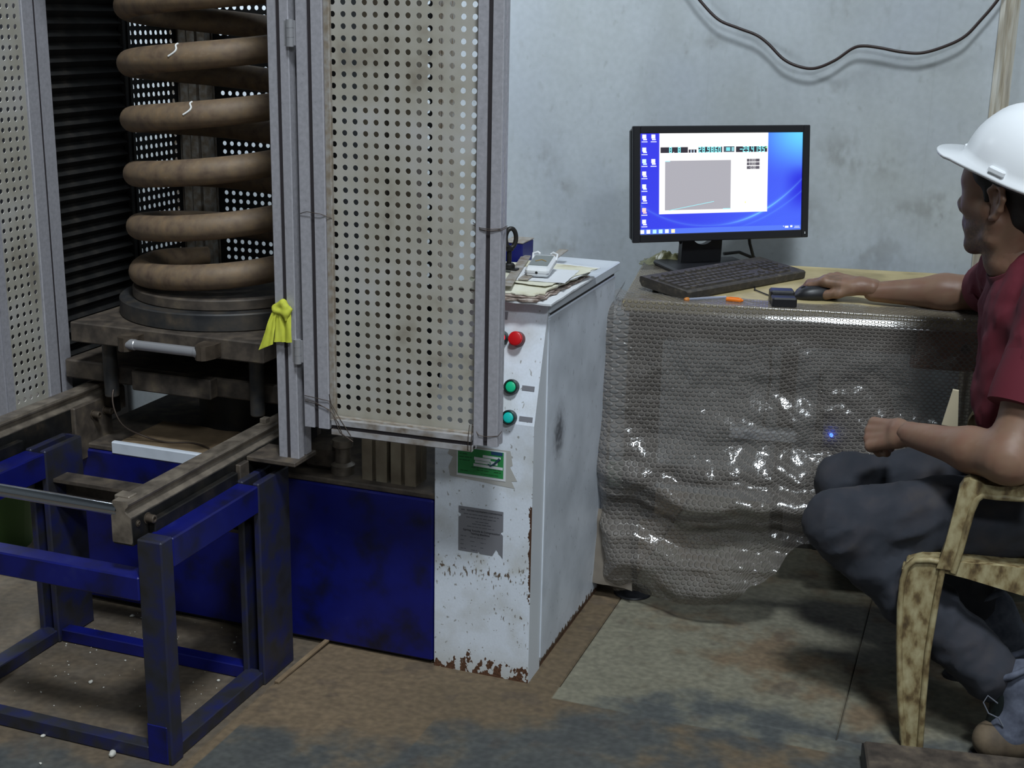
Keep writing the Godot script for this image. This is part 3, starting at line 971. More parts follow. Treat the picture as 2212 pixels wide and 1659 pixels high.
func enclosure() -> void:
	var t := thing("safety_guard", "silver aluminium guard frame with perforated panels round the coil spring", "guard", Vector3(-1.75, 0.5, -2.8))
	var o := Vector3(1.75, -0.5, 2.8)
	var g := func(called: String, mesh: Mesh, m: Material, label := "", parent: Node3D = t) -> MeshInstance3D:
		var r := put(called, mesh, m, parent, label)
		if parent == t:
			r.position = o
		return r
	var top := 1.875
	g.call("base_plate", span(-1.464, -1.345, 0.495, 0.506, -2.475, -2.379, 0.002), M.dusty_steel)
	g.call("base_plate", span(-2.19, -2.063, 0.495, 0.506, -3.26, -2.375, 0.002), M.dusty_steel)
	g.call("post", post(-1.374, -2.4345, 0.506, top, 0.048, 0.058), M.alu)
	g.call("post", post(-2.14, -2.41, 0.506, top, 0.048, 0.058), M.alu)
	g.call("post", post(-2.137, -2.605, 0.506, top, 0.040, 0.085), M.alu)
	g.call("post", post(-2.137, -2.955, 0.506, top, 0.030, 0.034), M.dark_steel)
	g.call("post", post(-2.13, -3.215, 0.506, top, 0.058, 0.058), M.alu_dirty)
	g.call("post", post(-2.07, -3.215, 0.506, top, 0.058, 0.058), M.alu_dirty)
	g.call("post", post(-1.36, -3.215, 0.506, top, 0.045, 0.045), M.alu_dirty)
	g.call("perforated_panel", perforated(0.125, 1.17, 0.0225, 0.0113, 0.0015, Transform3D(Basis(Vector3.UP, PI / 2), Vector3(-2.122, 0.507, -2.435))), M.sheet)
	g.call("perforated_panel", perforated(0.225, 0.98, 0.0225, 0.0125, 0.0015, Transform3D(Basis(Vector3.UP, PI / 2), Vector3(-2.135, 0.72, -2.965))), M.black)
	g.call("perforated_panel", perforated(0.66, 0.98, 0.0225, 0.0125, 0.0015, Transform3D(Basis(), Vector3(-2.042, 0.72, -3.225))), M.black)
	g.call("back_sheet", span(-2.16, -1.34, 0.416, 0.72, -3.226, -3.222, 0.0005), M.black)
	g.call("side_sheet", span(-2.140, -2.136, 0.508, 0.72, -3.19, -2.65, 0.0005), M.black)
	for p in [[-1.374, -2.4045, 0.506], [-2.107, -2.605, 0.506]]:
		g.call("slot_insert", span(p[0] - 0.0044, p[0] + 0.0044, p[2], top, p[1] - 0.009, p[1] - 0.0035, 0.0005) if p[0] > -2.0 else span(p[0] - 0.016, p[0] - 0.0128, p[2], top, p[1] - 0.0044, p[1] + 0.0044, 0.0005), M.slot_rubber)
	g.call("roof_sheet", span(-2.17, -1.33, 1.875, 1.878, -3.25, -2.40, 0.0005), M.sheet)
	g.call("rail_strip", span(-2.05, -1.385, 0.69, 0.72, -3.235, -3.205, 0.002), M.alu_dirty)
	# the door, swung open to the right of its post
	var d := Node3D.new()
	d.name = "door"
	t.add_child(d)
	d.transform = Transform3D(Basis(Vector3.UP, 0.028), Vector3(-1.334, 0, -2.418) + o)
	d.set_meta("label", "open guard door with a perforated sheet")
	var zd := 0.0
	put("stile", post(0.030, zd, 0.583, top, 0.058, 0.032), M.alu, d)
	put("stile", post(0.408, zd, 0.589, top, 0.052, 0.036), M.alu, d)
	put("bottom_rail", prismm(slotted(0.032, 0.035), 0.065, 0.379, Transform3D(Basis(Vector3.UP, PI / 2), Vector3(0, 0.5895, 0.002))), M.alu_worn, d)
	put("perforated_sheet", perforated(0.345, 1.26, 0.0228, 0.0114, 0.0015, Transform3D(Basis(), Vector3(0.048, 0.604, -0.004))), M.sheet, d)
	put("slot_insert", span(0.030 - 0.0044, 0.030 + 0.0044, 0.583, top, 0.007, 0.0125, 0.0005), M.slot_rubber, d)
	put("slot_insert", span(0.408 - 0.0044, 0.408 + 0.0044, 0.589, top, 0.009, 0.0145, 0.0005), M.slot_rubber, d)
	put("slot_insert", span(0.066, 0.378, 0.5895 - 0.0044, 0.5895 + 0.0044, 0.0095, 0.0145, 0.0005), M.slot_rubber, d)
	put("seal_strip", span(0.0585, 0.072, 0.6, top, 0.0, 0.012, 0.002), M.alu_dirty, d, "brown dirty sealing strip")
	put("drip_lip", span(0.06, 0.382, 0.606, 0.611, 0.0, 0.010, 0.001), M.alu_dirty, d)
	for y in [0.745, 1.39]:
		var hg := Node3D.new()
		hg.name = "hinge" if y < 1.0 else "hinge_001"
		t.add_child(hg)
		hg.position = Vector3(-1.3445, y, -2.402) + o
		put("knuckle", lathem([Vector2(0, -0.026), Vector2(0.0075, -0.026), Vector2(0.0075, -0.009), Vector2(0.0068, -0.009), Vector2(0.0068, -0.008), Vector2(0.0075, -0.008), Vector2(0.0075, 0.009), Vector2(0.0068, 0.009), Vector2(0.0068, 0.010), Vector2(0.0075, 0.010), Vector2(0.0075, 0.026), Vector2(0, 0.026)], 16, Transform3D()), M.zinc, hg)
		put("leaf", boxm(Vector3(0, 0, -0.004), Vector3(0.03, 0.048, 0.002), 0.0005), M.zinc, hg)
	# thin tie wires wound round the frame of the door
	var tie := func(pts: Array) -> void: put("tie_wire", tubem(pts, 0.0008, 5), M.wire, d)
	var z1 := 0.0185
	tie.call([Vector3(0.004, 0.652, z1), Vector3(0.03, 0.650, z1 + 0.002), Vector3(0.061, 0.646, z1), Vector3(0.066, 0.63, z1)])
	tie.call([Vector3(0.004, 0.644, z1), Vector3(0.03, 0.640, z1 + 0.002), Vector3(0.063, 0.626, z1), Vector3(0.082, 0.60, z1), Vector3(0.092, 0.57, z1)])
	tie.call([Vector3(0.005, 0.641, z1), Vector3(0.05, 0.632, z1 + 0.001), Vector3(0.068, 0.62, z1), Vector3(0.085, 0.58, z1), Vector3(0.115, 0.563, z1)])
	tie.call([Vector3(0.060, 0.66, z1 - 0.003), Vector3(0.064, 0.64, z1 - 0.003), Vector3(0.085, 0.61, z1), Vector3(0.110, 0.575, z1)])
	tie.call([Vector3(0.372, 0.628, 0.012), Vector3(0.373, 0.605, z1 + 0.003), Vector3(0.372, 0.577, z1 + 0.002), Vector3(0.378, 0.574, z1), Vector3(0.380, 0.60, z1 + 0.004), Vector3(0.378, 0.63, 0.01)])
	tie.call([Vector3(0.378, 0.628, 0.012), Vector3(0.395, 0.612, z1 + 0.002), Vector3(0.41, 0.610, z1 + 0.002), Vector3(0.436, 0.614, z1), Vector3(0.437, 0.618, 0.0)])
	for k in 2:
		tie.call([Vector3(0.372, 1.036 + k * 0.004, 0.004), Vector3(0.392, 1.030 + k * 0.003, z1 + 0.001), Vector3(0.41, 1.029 + k * 0.003, z1 + 0.003), Vector3(0.436, 1.031 + k * 0.003, z1), Vector3(0.438, 1.033 + k * 0.003, -0.01)])
	tie.call([Vector3(0.004, 1.036, z1), Vector3(0.02, 1.041, z1 + 0.003), Vector3(0.05, 1.038, z1 + 0.002), Vector3(0.072, 1.03, 0.012)])


func carriage() -> void:
	var t := thing("carriage_plate", "thick dusty steel plate with a chromed handle under the round disc", "plate", Vector3(-1.755, 0.672, -2.79))
	put("plate", boxm(Vector3(0, 0.024, 0), Vector3(0.516, 0.048, 0.54), 0.003), M.dusty_steel, t)
	var h := Node3D.new()
	h.name = "handle"
	t.add_child(h)
	h.position = Vector3(0.03, 0.023, 0.27)
	put("grip", lathem([Vector2(0, -0.10), Vector2(0.0125, -0.10), Vector2(0.0125, -0.078), Vector2(0.0112, -0.076), Vector2(0.0112, 0.078), Vector2(0.0125, 0.08), Vector2(0.0125, 0.10), Vector2(0, 0.10)], 20, Transform3D(Basis(Vector3.BACK, -PI / 2), Vector3(0, 0, 0.042))), M.zinc, h, "polished tubular grip")
	for x in [-0.105, 0.098]:
		put("bracket", prismm(PackedVector2Array([Vector2(0, -0.022), Vector2(0.024, -0.022), Vector2(0.050, -0.014), Vector2(0.056, -0.006), Vector2(0.056, 0.006), Vector2(0.050, 0.014), Vector2(0.024, 0.022), Vector2(0, 0.022)]), -0.016, 0.016, Transform3D(Basis(Vector3(0, 0, 1), Vector3(-1, 0, 0), Vector3(0, -1, 0)), Vector3(x, 0, 0))), M.bolt, h)
	# the round disc and the thinner seat ring stand on it
	var d := put("round_platen", lathem([Vector2(0, 0), Vector2(0.256, 0), Vector2(0.259, 0.003), Vector2(0.259, 0.039), Vector2(0.256, 0.042), Vector2(0, 0.042)], 96), M.platen)
	d.position = Vector3(-1.755, 0.72, -2.80)
	tag(d, "large dark round steel disc lying on the square carriage plate", "disc")
	var r := put("spring_seat", lathem([Vector2(0, 0), Vector2(0.224, 0), Vector2(0.227, 0.003), Vector2(0.227, 0.023), Vector2(0.224, 0.026), Vector2(0.05, 0.026), Vector2(0.05, 0.012), Vector2(0, 0.012)], 96), M.dusty_steel)
	r.position = Vector3(-1.755, 0.762, -2.80)
	tag(r, "thinner brown steel ring under the bottom coil of the spring", "ring")
	# the coil spring: right-handed, closed at the foot
	var c := Vector3(-1.755, 0, -2.80)
	var R := 0.204
	var wr := 0.0302
	var high := func(k: float) -> float: return 0.788 + wr + (0.127 * k - 0.02 * (1.0 - exp(-2.0 * k)) if k > 0.0 else 0.0)
	var pts := []
	var rad := []
	var n := 460
	for i in n + 1:
		var tt := lerpf(-0.22, 6.6, float(i) / n)
		var an := TAU * tt + deg_to_rad(215.0)
		pts.append(c + Vector3(R * cos(an), high.call(tt), -R * sin(an)))
		rad.append(wr * (smooth(-0.22, -0.1, tt) * 0.25 + 0.75))
	var sp := tag(put("coil_spring", tubem(pts, rad, 22), M.rust_coil), "tall heavy rusty brown coil spring standing on the disc", "spring")
	# chalk marks drawn on three coils
	for k in 3:
		var marks := []
		var t0: float = [3.0, 4.0, 5.0][k] + ([284.0, 277.0, 270.0][k] - 215.0) / 360.0
		for i in 13:
			var u := i / 12.0
			var tt := t0 + 0.006 * sin(u * 5.0) + 0.016 * (u - 0.5)
			var an := TAU * tt + deg_to_rad(215.0)
			var phi := lerpf(0.1, 1.25, u)
			marks.append(c + Vector3(cos(an), 0, -sin(an)) * (R + (wr + 0.0004) * cos(phi)) + Vector3(0, high.call(tt) + (wr + 0.0004) * sin(phi), 0))
		put("chalk_mark", tubem(marks, 0.0022, 6), flat(hexs("f2f2ee"), 0.9), sp, "white chalk stroke")




# ---------------------------------------------------------------- the white cabinet
func cabinet_texture() -> ImageTexture:   # chipped white paint over rust: 0.226 m wide, 0.86 m high
	var w := 280
	var h := 1060
	var im := Image.create(w, h, false, Image.FORMAT_RGB8)
	var a := fract_noise(71, 9.0, 4)
	var b := fract_noise(72, 45.0, 4)
	var c := fract_noise(73, 150.0, 2)
	var base := hexs("dfe5ee")
	var worn := hexs("b4b3ac")
	var rust := hexs("4e3527")
	var grey := hexs("7f7b74")
	for j in h:
		var y := 0.86 * (1.0 - float(j) / h)
		for i in w:
			var x := 0.226 * i / w
			var na := a.get_noise_2d(x, y)
			var nb := b.get_noise_2d(x * 1.0, y * 0.6)
			var nc := c.get_noise_2d(x, y)
			var col := base.lerp(worn, clampf(na * 0.5 + 0.06, 0, 0.6))
			# rust along the foot
			var foot := smooth(0.075, 0.0, y + na * 0.03)
			col = col.lerp(worn, foot * 0.7)
			if nb + foot * 1.0 > 0.72 + 0.15 * nc and y < 0.06:
				col = rust.lerp(hexs("6b4a38"), clampf(nc + 0.4, 0, 1))
			# a band of scratches where things knock against it
			var band := exp(-pow((y - 0.255 - 0.02 * na) / 0.030, 2)) + 0.55 * exp(-pow((y - 0.15) / 0.05, 2)) * smooth(0.10, 0.2, x)
			var sc := b.get_noise_2d(x * 2.4 + 5.0, y * 0.9 + 3.0)
			if sc > 0.62 - 0.34 * band and band > 0.12:
				col = col.lerp(grey, 0.75)
			if sc > 0.74 - 0.34 * band and band > 0.12:
				col = col.lerp(rust, 0.75)
			col = col.lerp(hexs("b3ac98"), clampf(band - 0.35, 0, 1) * 0.4 * smooth(-0.2, 0.4, na))
			# the chipped right-hand edge
			var e := smooth(0.216, 0.226, x + nb * 0.006) * smooth(0.12, 0.3, y) * smooth(0.50, 0.36, y)
			if e > 0.45 + nc * 0.3:
				col = rust
			if c.get_noise_2d(x * 0.5 + 9.0, y * 0.35) > 0.66:
				col = col.lerp(grey, 0.6)
			im.set_pixel(i, j, col * (1.0 + 0.02 * nc))
	return ImageTexture.create_from_image(im)


func side_material() -> StandardMaterial3D:   # the same paint on the flank: smudges, a few scratches, rust along the foot
	var w := 300
	var h := 460
	var im := Image.create(w, h, false, Image.FORMAT_RGB8)
	var a := fract_noise(74, 5.0, 4)
	var b := fract_noise(75, 40.0, 4)
	for j in h:
		var y := 0.84 * (1.0 - float(j) / h)
		for i in w:
			var z := -2.6 - 0.55 * i / w
			var na := a.get_noise_2d(z, y)
			var nb := b.get_noise_2d(z, y)
			var col := hexs("d3d9e2").lerp(hexs("b9bfc7"), clampf(0.3 + na, 0, 1))
			var smut := exp(-pow((z + 2.715) / 0.032, 2) - pow((y - 0.535) / 0.05, 2)) + 0.7 * exp(-pow((z + 3.12) / 0.02, 2) - pow((y - 0.27) / 0.06, 2))
			col = col.lerp(hexs("3a3c42"), clampf(smut * (0.75 + 0.6 * nb), 0, 0.8))
			if b.get_noise_2d(z * 1.3 + 4.0, y * 0.6) > 0.55:
				col = col.lerp(hexs("7f8288"), 0.4)
			if nb * 0.5 + smooth(0.05, 0.0, y) > 0.55:
				col = hexs("4b3a2e").lerp(hexs("77695c"), clampf(nb, 0, 1))
			im.set_pixel(i, j, col)
	var m := flat(Color.WHITE, 0.4)
	m.albedo_texture = ImageTexture.create_from_image(im)
	m.uv1_triplanar = true
	m.uv1_world_triplanar = true
	m.uv1_triplanar_sharpness = 8.0
	m.uv1_scale = Vector3(1.0, 1.0 / 0.84, 1.0 / 0.55)
	m.uv1_offset = Vector3(0.0, -1.0, 4.7273)
	return m


func wordbars(s: SurfaceTool, x0: float, x1: float, y: float, h: float) -> void:   # a line of print too small to read
	var x := x0
	while x < x1 - 0.002:
		var w := minf(rng.randf_range(0.004, 0.012), x1 - x)
		box(s, Vector3(x + w / 2, y, 0.0009), Vector3(w, h, 0.0002))
		x += w + 0.0018


func lettering(called: String, text: String, width: float, at: Transform3D, m: Material, parent: Node3D) -> void:
	var t := TextMesh.new()
	var f := SystemFont.new()
	f.font_names = PackedStringArray(["Droid Sans"])
	f.font_weight = 700
	t.font = f
	t.text = text
	t.font_size = 32
	t.depth = 0.0003
	t.pixel_size = 0.001
	t.curve_step = 2.0
	var w := t.get_aabb().size.x
	if w > 0.0:
		t.pixel_size = 0.001 * width / w
		t.depth = 0.0003
	var o := put(called, t, m, parent)
	o.transform = at


func cabinet() -> void:
	var t := thing("control_cabinet", "narrow white control cabinet with scratched rusty foot and push buttons", "cabinet", Vector3(-0.979, 0, -2.85))
	var o := Vector3(0.979, 0, 2.85)
	var g := func(called: String, mesh: Mesh, m: Material, label := "") -> MeshInstance3D:
		var r := put(called, mesh, m, t, label)
		r.position = o
		return r
	g.call("body", span(-1.092, -0.866, 0.012, 0.820, -3.135, -2.618, 0.003), side_material())
	g.call("kick_strip", span(-1.088, -0.8675, 0.0, 0.026, -3.13, -2.62, 0.002), M.rust, "rusty strip along the foot")
	g.call("lid", span(-1.094, -0.862, 0.827, 0.850, -3.16, -2.62, 0.003), M.side_paint)
	g.call("gap", span(-1.089, -0.868, 0.819, 0.828, -3.13, -2.625, 0.001), M.black)
	# the front: upright below, leaning back above
	var fm := flat(Color.WHITE, 0.38)
	fm.albedo_texture = cabinet_texture()
	var x0 := -1.092
	var x1 := -0.866
	var pr := [Vector2(0.0, -2.543), Vector2(0.60, -2.543), Vector2(0.846, -2.6195)]
	var s := begin()
	for k in 2:
		var a: Vector2 = pr[k]
		var b: Vector2 = pr[k + 1]
		uvquad(s, Vector3(x0, a.x, a.y), Vector3(x1, a.x, a.y), Vector3(x1, b.x, b.y), Vector3(x0, b.x, b.y), Rect2(0, 1.0 - b.x / 0.86, 1, (b.x - a.x) / 0.86))
	for x in [x0, x1]:
		var q := []
		for p in [Vector2(0.0, -2.543), Vector2(0.0, -2.62), Vector2(0.846, -2.62), Vector2(0.60, -2.543)]:
			q.append(Vector3(x, p.x, p.y))
		s.set_uv(Vector2(0.5, 0.35))
		otri(s, q[0], q[1], q[2], Vector3(-0.979, 0.4, -2.6)); otri(s, q[0], q[2], q[3], Vector3(-0.979, 0.4, -2.6))
	otri(s, Vector3(x0, 0, -2.543), Vector3(x1, 0, -2.543), Vector3(x1, 0, -2.62), Vector3(-0.98, 0.4, -2.6))
	otri(s, Vector3(x0, 0, -2.543), Vector3(x1, 0, -2.62), Vector3(x0, 0, -2.62), Vector3(-0.98, 0.4, -2.6))
	otri(s, Vector3(x0, 0.846, -2.6195), Vector3(x1, 0.846, -2.6195), Vector3(x1, 0.82, -2.63), Vector3(-0.98, 0.4, -2.6))
	g.call("front_panel", done(s), fm)
	g.call("corner_strip", span(-0.8672, -0.8635, 0.03, 0.815, -2.628, -2.618, 0.001), M.white_paint)
	g.call("vent_rim", span(-0.866, -0.8635, 0.33, 0.45, -3.135, -3.115, 0.001), M.alu_dirty)
	# push buttons on the leaning part
	var lean := atan2(0.0765, 0.246)
	var B := Basis(Vector3.RIGHT, -lean)
	var at := func(x: float, y: float, out := 0.0) -> Vector3: return Vector3(x, y, -2.543 - (y - 0.60) * 0.0765 / 0.246) + B * Vector3(0, 0, out)
	for bt in [["red_button", -0.925, 0.771, "c01018", 0.0], ["red_lamp", -0.962, 0.770, "ff1030", 1.6], ["green_button", -0.925, 0.674, "12a878", 0.25], ["green_button", -0.922, 0.612, "12a8a0", 0.25]]:
		var n := Node3D.new()
		n.name = bt[0] if not t.has_node(NodePath(bt[0])) else bt[0] + "_001"
		t.add_child(n)
		n.transform = Transform3D(B * Basis(Vector3.RIGHT, PI / 2), at.call(bt[1], bt[2]) + o)
		put("collar", lathem([Vector2(0.0165, 0), Vector2(0.0165, 0.003), Vector2(0.0155, 0.012), Vector2(0.0135, 0.0135), Vector2(0.0125, 0.0135), Vector2(0.0125, 0.008), Vector2(0, 0.008)], 28), flat(hexs("2c3a38"), 0.35, 0.4) if bt[0] != "red_button" else flat(hexs("5a1418"), 0.4), n)
		var cm := flat(hexs(bt[3]), 0.35)
		if bt[4] > 0.0:
			cm.emission_enabled = true
			cm.emission = hexs(bt[3])
			cm.emission_energy_multiplier = bt[4]
		var big: bool = bt[0] == "red_button"
		var r := 0.0155 if big else 0.0118
		var hh := 0.022 if big else 0.012
		put("cap", lathem([Vector2(r * 0.9, 0.008), Vector2(r, hh - 0.003), Vector2(r * 0.95, hh - 0.001), Vector2(r * 0.8, hh), Vector2(0, hh + 0.001)], 28, Transform3D(), true), cm, n)
		if bt[4] > 1.0:
			var l := OmniLight3D.new()
			l.name = "lamp_light"
			l.light_color = hexs(bt[3])
			l.light_energy = 0.0003
			l.omni_range = 8.0
			l.shadow_enabled = true
			l.position = Vector3(0, 0.02, 0)
			n.add_child(l)
	for p in [[-0.889, 0.6745, 0.028, 0.011], [-0.886, 0.6125, 0.030, 0.011], [-0.964, 0.816, 0.02, 0.017], [-0.968, 0.788, 0.012, 0.01]]:
		put("name_strip", boxm(Vector3.ZERO, Vector3(p[2], p[3], 0.0008), 0.0002), M.plate_grey, t).transform = Transform3D(B, at.call(p[0], p[1], 0.0004) + o)
	# plates and stickers on the upright part
	var pl := Node3D.new()
	pl.name = "rating_plate"
	t.add_child(pl)
	pl.position = Vector3(-0.983, 0.347, -2.5428) + o
	pl.set_meta("label", "scuffed grey printed rating plate")
	put("plate", prismm(PackedVector2Array([Vector2(-0.052, 0.052), Vector2(-0.052, 0.037), Vector2(-0.046, 0.034), Vector2(-0.047, 0.029), Vector2(-0.052, 0.027), Vector2(-0.052, -0.052), Vector2(-0.006, -0.052), Vector2(-0.004, -0.048), Vector2(-0.001, -0.053), Vector2(0.028, -0.053), Vector2(0.037, -0.037), Vector2(0.052, -0.056), Vector2(0.052, -0.003), Vector2(0.047, 0.001), Vector2(0.048, 0.005), Vector2(0.052, 0.007), Vector2(0.052, 0.052)]), 0.0, 0.0008), M.plate_grey, pl)
	var gp := begin()
	for l in [[-0.046, -0.036, 0.0445, 0.0026], [-0.040, 0.042, 0.036, 0.0018], [-0.034, 0.036, 0.0285, 0.0018], [-0.012, 0.018, 0.0205, 0.0016], [-0.02, 0.024, 0.0145, 0.0018], [-0.032, 0.033, 0.0075, 0.0014], [-0.047, -0.034, -0.0165, 0.0016], [-0.025, 0.012, -0.017, 0.0014], [-0.047, -0.036, -0.026, 0.0014], [-0.024, -0.014, -0.027, 0.0014], [0.0, 0.012, -0.0275, 0.0014], [-0.047, -0.038, -0.036, 0.0014], [-0.022, -0.01, -0.0375, 0.0014], [0.0, 0.01, -0.039, 0.0014], [-0.046, -0.034, -0.046, 0.0014], [-0.022, -0.008, -0.047, 0.0014]]:
		wordbars(gp, l[0], l[1], l[2], l[3])
	put("fine_print", done(gp), M.greek, pl).set_meta("kind", "stuff")
	var lt := func(called: String, text: String, w: float, x: float, y: float, m: Material) -> void: lettering(called, text, w, Transform3D(Basis(), Vector3(x, y, 0.0009)), m, pl)
	lt.call("heading", "TESTING EQUIPMENTS CORPORATION", 0.082, 0.008, 0.0445, M.greek_dark)
	lt.call("title", "Spring Tensile & Compression", 0.085, 0.002, -0.0015, M.greek_dark)
	lt.call("title", "Testing Machine", 0.044, -0.001, -0.0085, M.greek_dark)
	var gs := Node3D.new()
	gs.name = "green_notice"
	t.add_child(gs)
	gs.position = Vector3(-0.984, 0.503, -2.5428) + o
	gs.set_meta("label", "green card held by clear tape")
	put("tape", prismm(PackedVector2Array([Vector2(-0.072, -0.038), Vector2(0.078, -0.047), Vector2(0.070, -0.032), Vector2(0.083, -0.030), Vector2(0.066, 0.0), Vector2(0.072, 0.004), Vector2(0.068, 0.028), Vector2(0.066, 0.036), Vector2(-0.07, 0.036), Vector2(-0.078, 0.012), Vector2(-0.066, 0.006), Vector2(-0.076, -0.018)]), 0.0, 0.0003), flat(hexs("b5b3ae"), 0.25), gs)
	put("border", boxm(Vector3(0.0, -0.001, 0.0007), Vector3(0.113, 0.066, 0.0008)), M.paper, gs)
	put("card", boxm(Vector3(-0.001, 0.001, 0.0012), Vector3(0.105, 0.059, 0.0006)), M.green_plate, gs)
	var wb := begin()
	for r in [[0.004, 0.045, 0.0165, 0.0055], [-0.016, 0.022, 0.0095, 0.0065], [-0.014, 0.020, 0.0025, 0.0055], [-0.017, 0.050, -0.0055, 0.0060], [0.022, 0.038, 0.004, 0.008]]:
		box(wb, Vector3((r[0] + r[1]) / 2, r[2], 0.0016), Vector3(r[1] - r[0], r[3], 0.0003), 0.0, Basis(Vector3.BACK, -0.02))
	put("strips", done(wb), M.paper, gs)
	put("blue_strip", boxm(Vector3(0.036, 0.0265, 0.0017), Vector3(0.026, 0.0075, 0.0004)), flat(hexs("23476b"), 0.4), gs)
	put("tick", tubem([Vector3(0.016, 0.001, 0.0018), Vector3(0.022, -0.003, 0.0018), Vector3(0.03, 0.002, 0.0018), Vector3(0.043, 0.016, 0.0018)], [0.0012, 0.002, 0.0024, 0.003], 6), flat(hexs("2c4a58"), 0.4), gs)
	var gt := begin()
	for l in [[-0.05, -0.03, 0.017, 0.002], [-0.05, -0.022, 0.010, 0.002], [-0.05, -0.026, 0.003, 0.002], [-0.022, 0.045, -0.011, 0.0018], [-0.01, 0.02, -0.016, 0.0016], [0.03, 0.046, -0.016, 0.0025], [-0.048, -0.03, -0.021, 0.002], [0.0, 0.04, -0.0235, 0.0016]]:
		wordbars(gt, l[0], l[1], l[2], l[3])
	var fp := put("fine_print", done(gt), flat(hexs("1d5a30"), 0.5), gs)
	fp.position.z = 0.0007
	fp.set_meta("kind", "stuff")


func cabinet_top() -> void:
	# loose sheets, from the lid up
	var y := 0.8505
	var sh := [
		[-0.970, -2.745, 0.235, 0.330, 0.02, M.paper, 0.005, "thick white folded papers at the bottom of the pile on the cabinet"],
		[-0.978, -2.742, 0.215, 0.320, -0.05, M.burnt_paper, 0.004, "brown torn burnt-edged papers low in the pile on the cabinet"],
		[-0.985, -2.745, 0.205, 0.310, 0.06, M.burnt_paper, 0.003, "grey crumpled sheet above the burnt papers on the cabinet"],
		[-0.975, -2.760, 0.20, 0.31, -0.10, M.old_paper, 0.003, "tan old sheet in the middle of the pile on the cabinet"],
		[-0.982, -2.770, 0.205, 0.30, 0.03, M.old_paper, 0.0035, "cream sheet with curled front edge on the pile"],
		[-0.915, -2.83, 0.115, 0.215, -0.12, M.paper, 0.0012, "small white sheet beside the tan sheets toward the cabinet edge"],
		[-0.960, -2.80, 0.19, 0.25, -0.16, M.old_paper, 0.0012, "topmost cream sheet with frayed corner under the white timer"],
		[-0.934, -2.775, 0.135, 0.155, 0.10, M.paper, 0.0008, "clean white slip right under the white timer"],
	]
	var k := 0
	for e in sh:
		var nz := fract_noise(200 + k, 9.0, 3)
		var w: float = e[2]
		var d: float = e[3]
		var lift := func(u: float, v: float) -> Vector3:
			var ex := nz.get_noise_2d(v * 0.5, 3.0) * 0.010 * (1.0 if u > 0.9 else 0.0) * (1.0 if k in [1, 2, 3, 4, 6] else 0.15)
			var ez := nz.get_noise_2d(u * 0.6, 8.0) * 0.014 * (1.0 if v < 0.08 else 0.0) * (1.0 if k in [1, 2, 3, 4] else 0.2)
			var c := 0.0015 * absf(nz.get_noise_2d(u * 0.4, v * 0.4))
			if k == 4 and v < 0.3:
				c -= 0.004 * pow((0.3 - v) / 0.3, 2.0)
			return Vector3((u - 0.5) * w + ex, c, (0.5 - v) * d + ez)
		var p := put("paper_sheet", sheet(14, 22, lift, e[6] * 0.8), e[5])
		p.transform = Transform3D(Basis(Vector3.UP, e[4]), Vector3(e[0], y + e[6], e[1]))
		tag(p, e[7], "paper", "papers heaped on the cabinet")
		y += e[6] + 0.0008
		k += 1
	# flat steel bars on the papers
	var bar := func(a: Vector3, b: Vector3, w: float, th: float, label: String) -> void:
		var dir := (b - a).normalized()
		var side := dir.cross(Vector3.UP).normalized()
		var p := put("steel_strip", boxm(Vector3.ZERO, Vector3(w, th, a.distance_to(b)), 0.0006), M.alu_dirty)
		p.transform = Transform3D(Basis(side, Vector3.UP, -dir), (a + b) / 2)
		tag(p, label, "steel bar", "steel bars lying on the papers")
	bar.call(Vector3(-0.958, y + 0.0025, -2.61), Vector3(-1.040, y + 0.0025, -2.965), 0.022, 0.003, "grey steel strip lying under the eye bolt")
	bar.call(Vector3(-0.950, y + 0.0022, -2.69), Vector3(-0.985, y + 0.0022, -3.085), 0.022, 0.003, "grey steel strip running beneath the white timer to the wall side")
	var cb := put("cross_strip", boxm(Vector3.ZERO, Vector3(0.085, 0.004, 0.02), 0.001), M.dark_steel)
	cb.position = Vector3(-1.035, y + 0.0061, -2.775)
	tag(cb, "dark steel cross strip at the foot of the eye bolt", "steel bar")
	var eb := thing("eye_bolt", "rusty dark eye bolt standing upright beside the guard door", "bolt", Vector3(-1.014, y + 0.008, -2.776))
	put("nut", lathem([Vector2(0, 0), Vector2(0.014, 0), Vector2(0.014, 0.008), Vector2(0.011, 0.011), Vector2(0, 0.011)], 6), M.dark_steel, eb)
	put("shank", lathem([Vector2(0, 0.01), Vector2(0.0055, 0.01), Vector2(0.0055, 0.037), Vector2(0.010, 0.04), Vector2(0.010, 0.046), Vector2(0, 0.048)], 14), M.dark_steel, eb)
	var ring := []
	for i in 28:
		var an := TAU * i / 28
		ring.append(Vector3(0.0105 * cos(an) * 0.9 + 0.003, 0.067 + 0.0215 * sin(an), -0.008 * cos(an)))
	put("eye", tubem(ring, 0.0052, 10, true), M.dark_steel, eb)
	var bb := thing("blue_block", "small blue steel block behind the eye bolt on the cabinet", "block", Vector3(-1.068, 0.85, -2.985))
	put("body", boxm(Vector3(0, 0.0315, 0), Vector3(0.05, 0.063, 0.08), 0.003), M.blue, bb)
	put("lid", boxm(Vector3(0, 0.064, 0), Vector3(0.052, 0.003, 0.082), 0.001), M.alu_dirty, bb)
	var tm := thing("timer", "small white square timer with dark glass face lying on the papers", "timer", Vector3(-0.938, y + 0.0185, -2.775), Basis(Vector3.UP, 0.12) * Basis(Vector3.RIGHT, 0.15))
	put("case", boxm(Vector3.ZERO, Vector3(0.054, 0.022, 0.098), 0.006), M.white_plastic, tm)
	put("face", boxm(Vector3(0, 0.0112, -0.004), Vector3(0.042, 0.0012, 0.07), 0.0005), flat(hexs("6f7572"), 0.12), tm, "dark glass face")
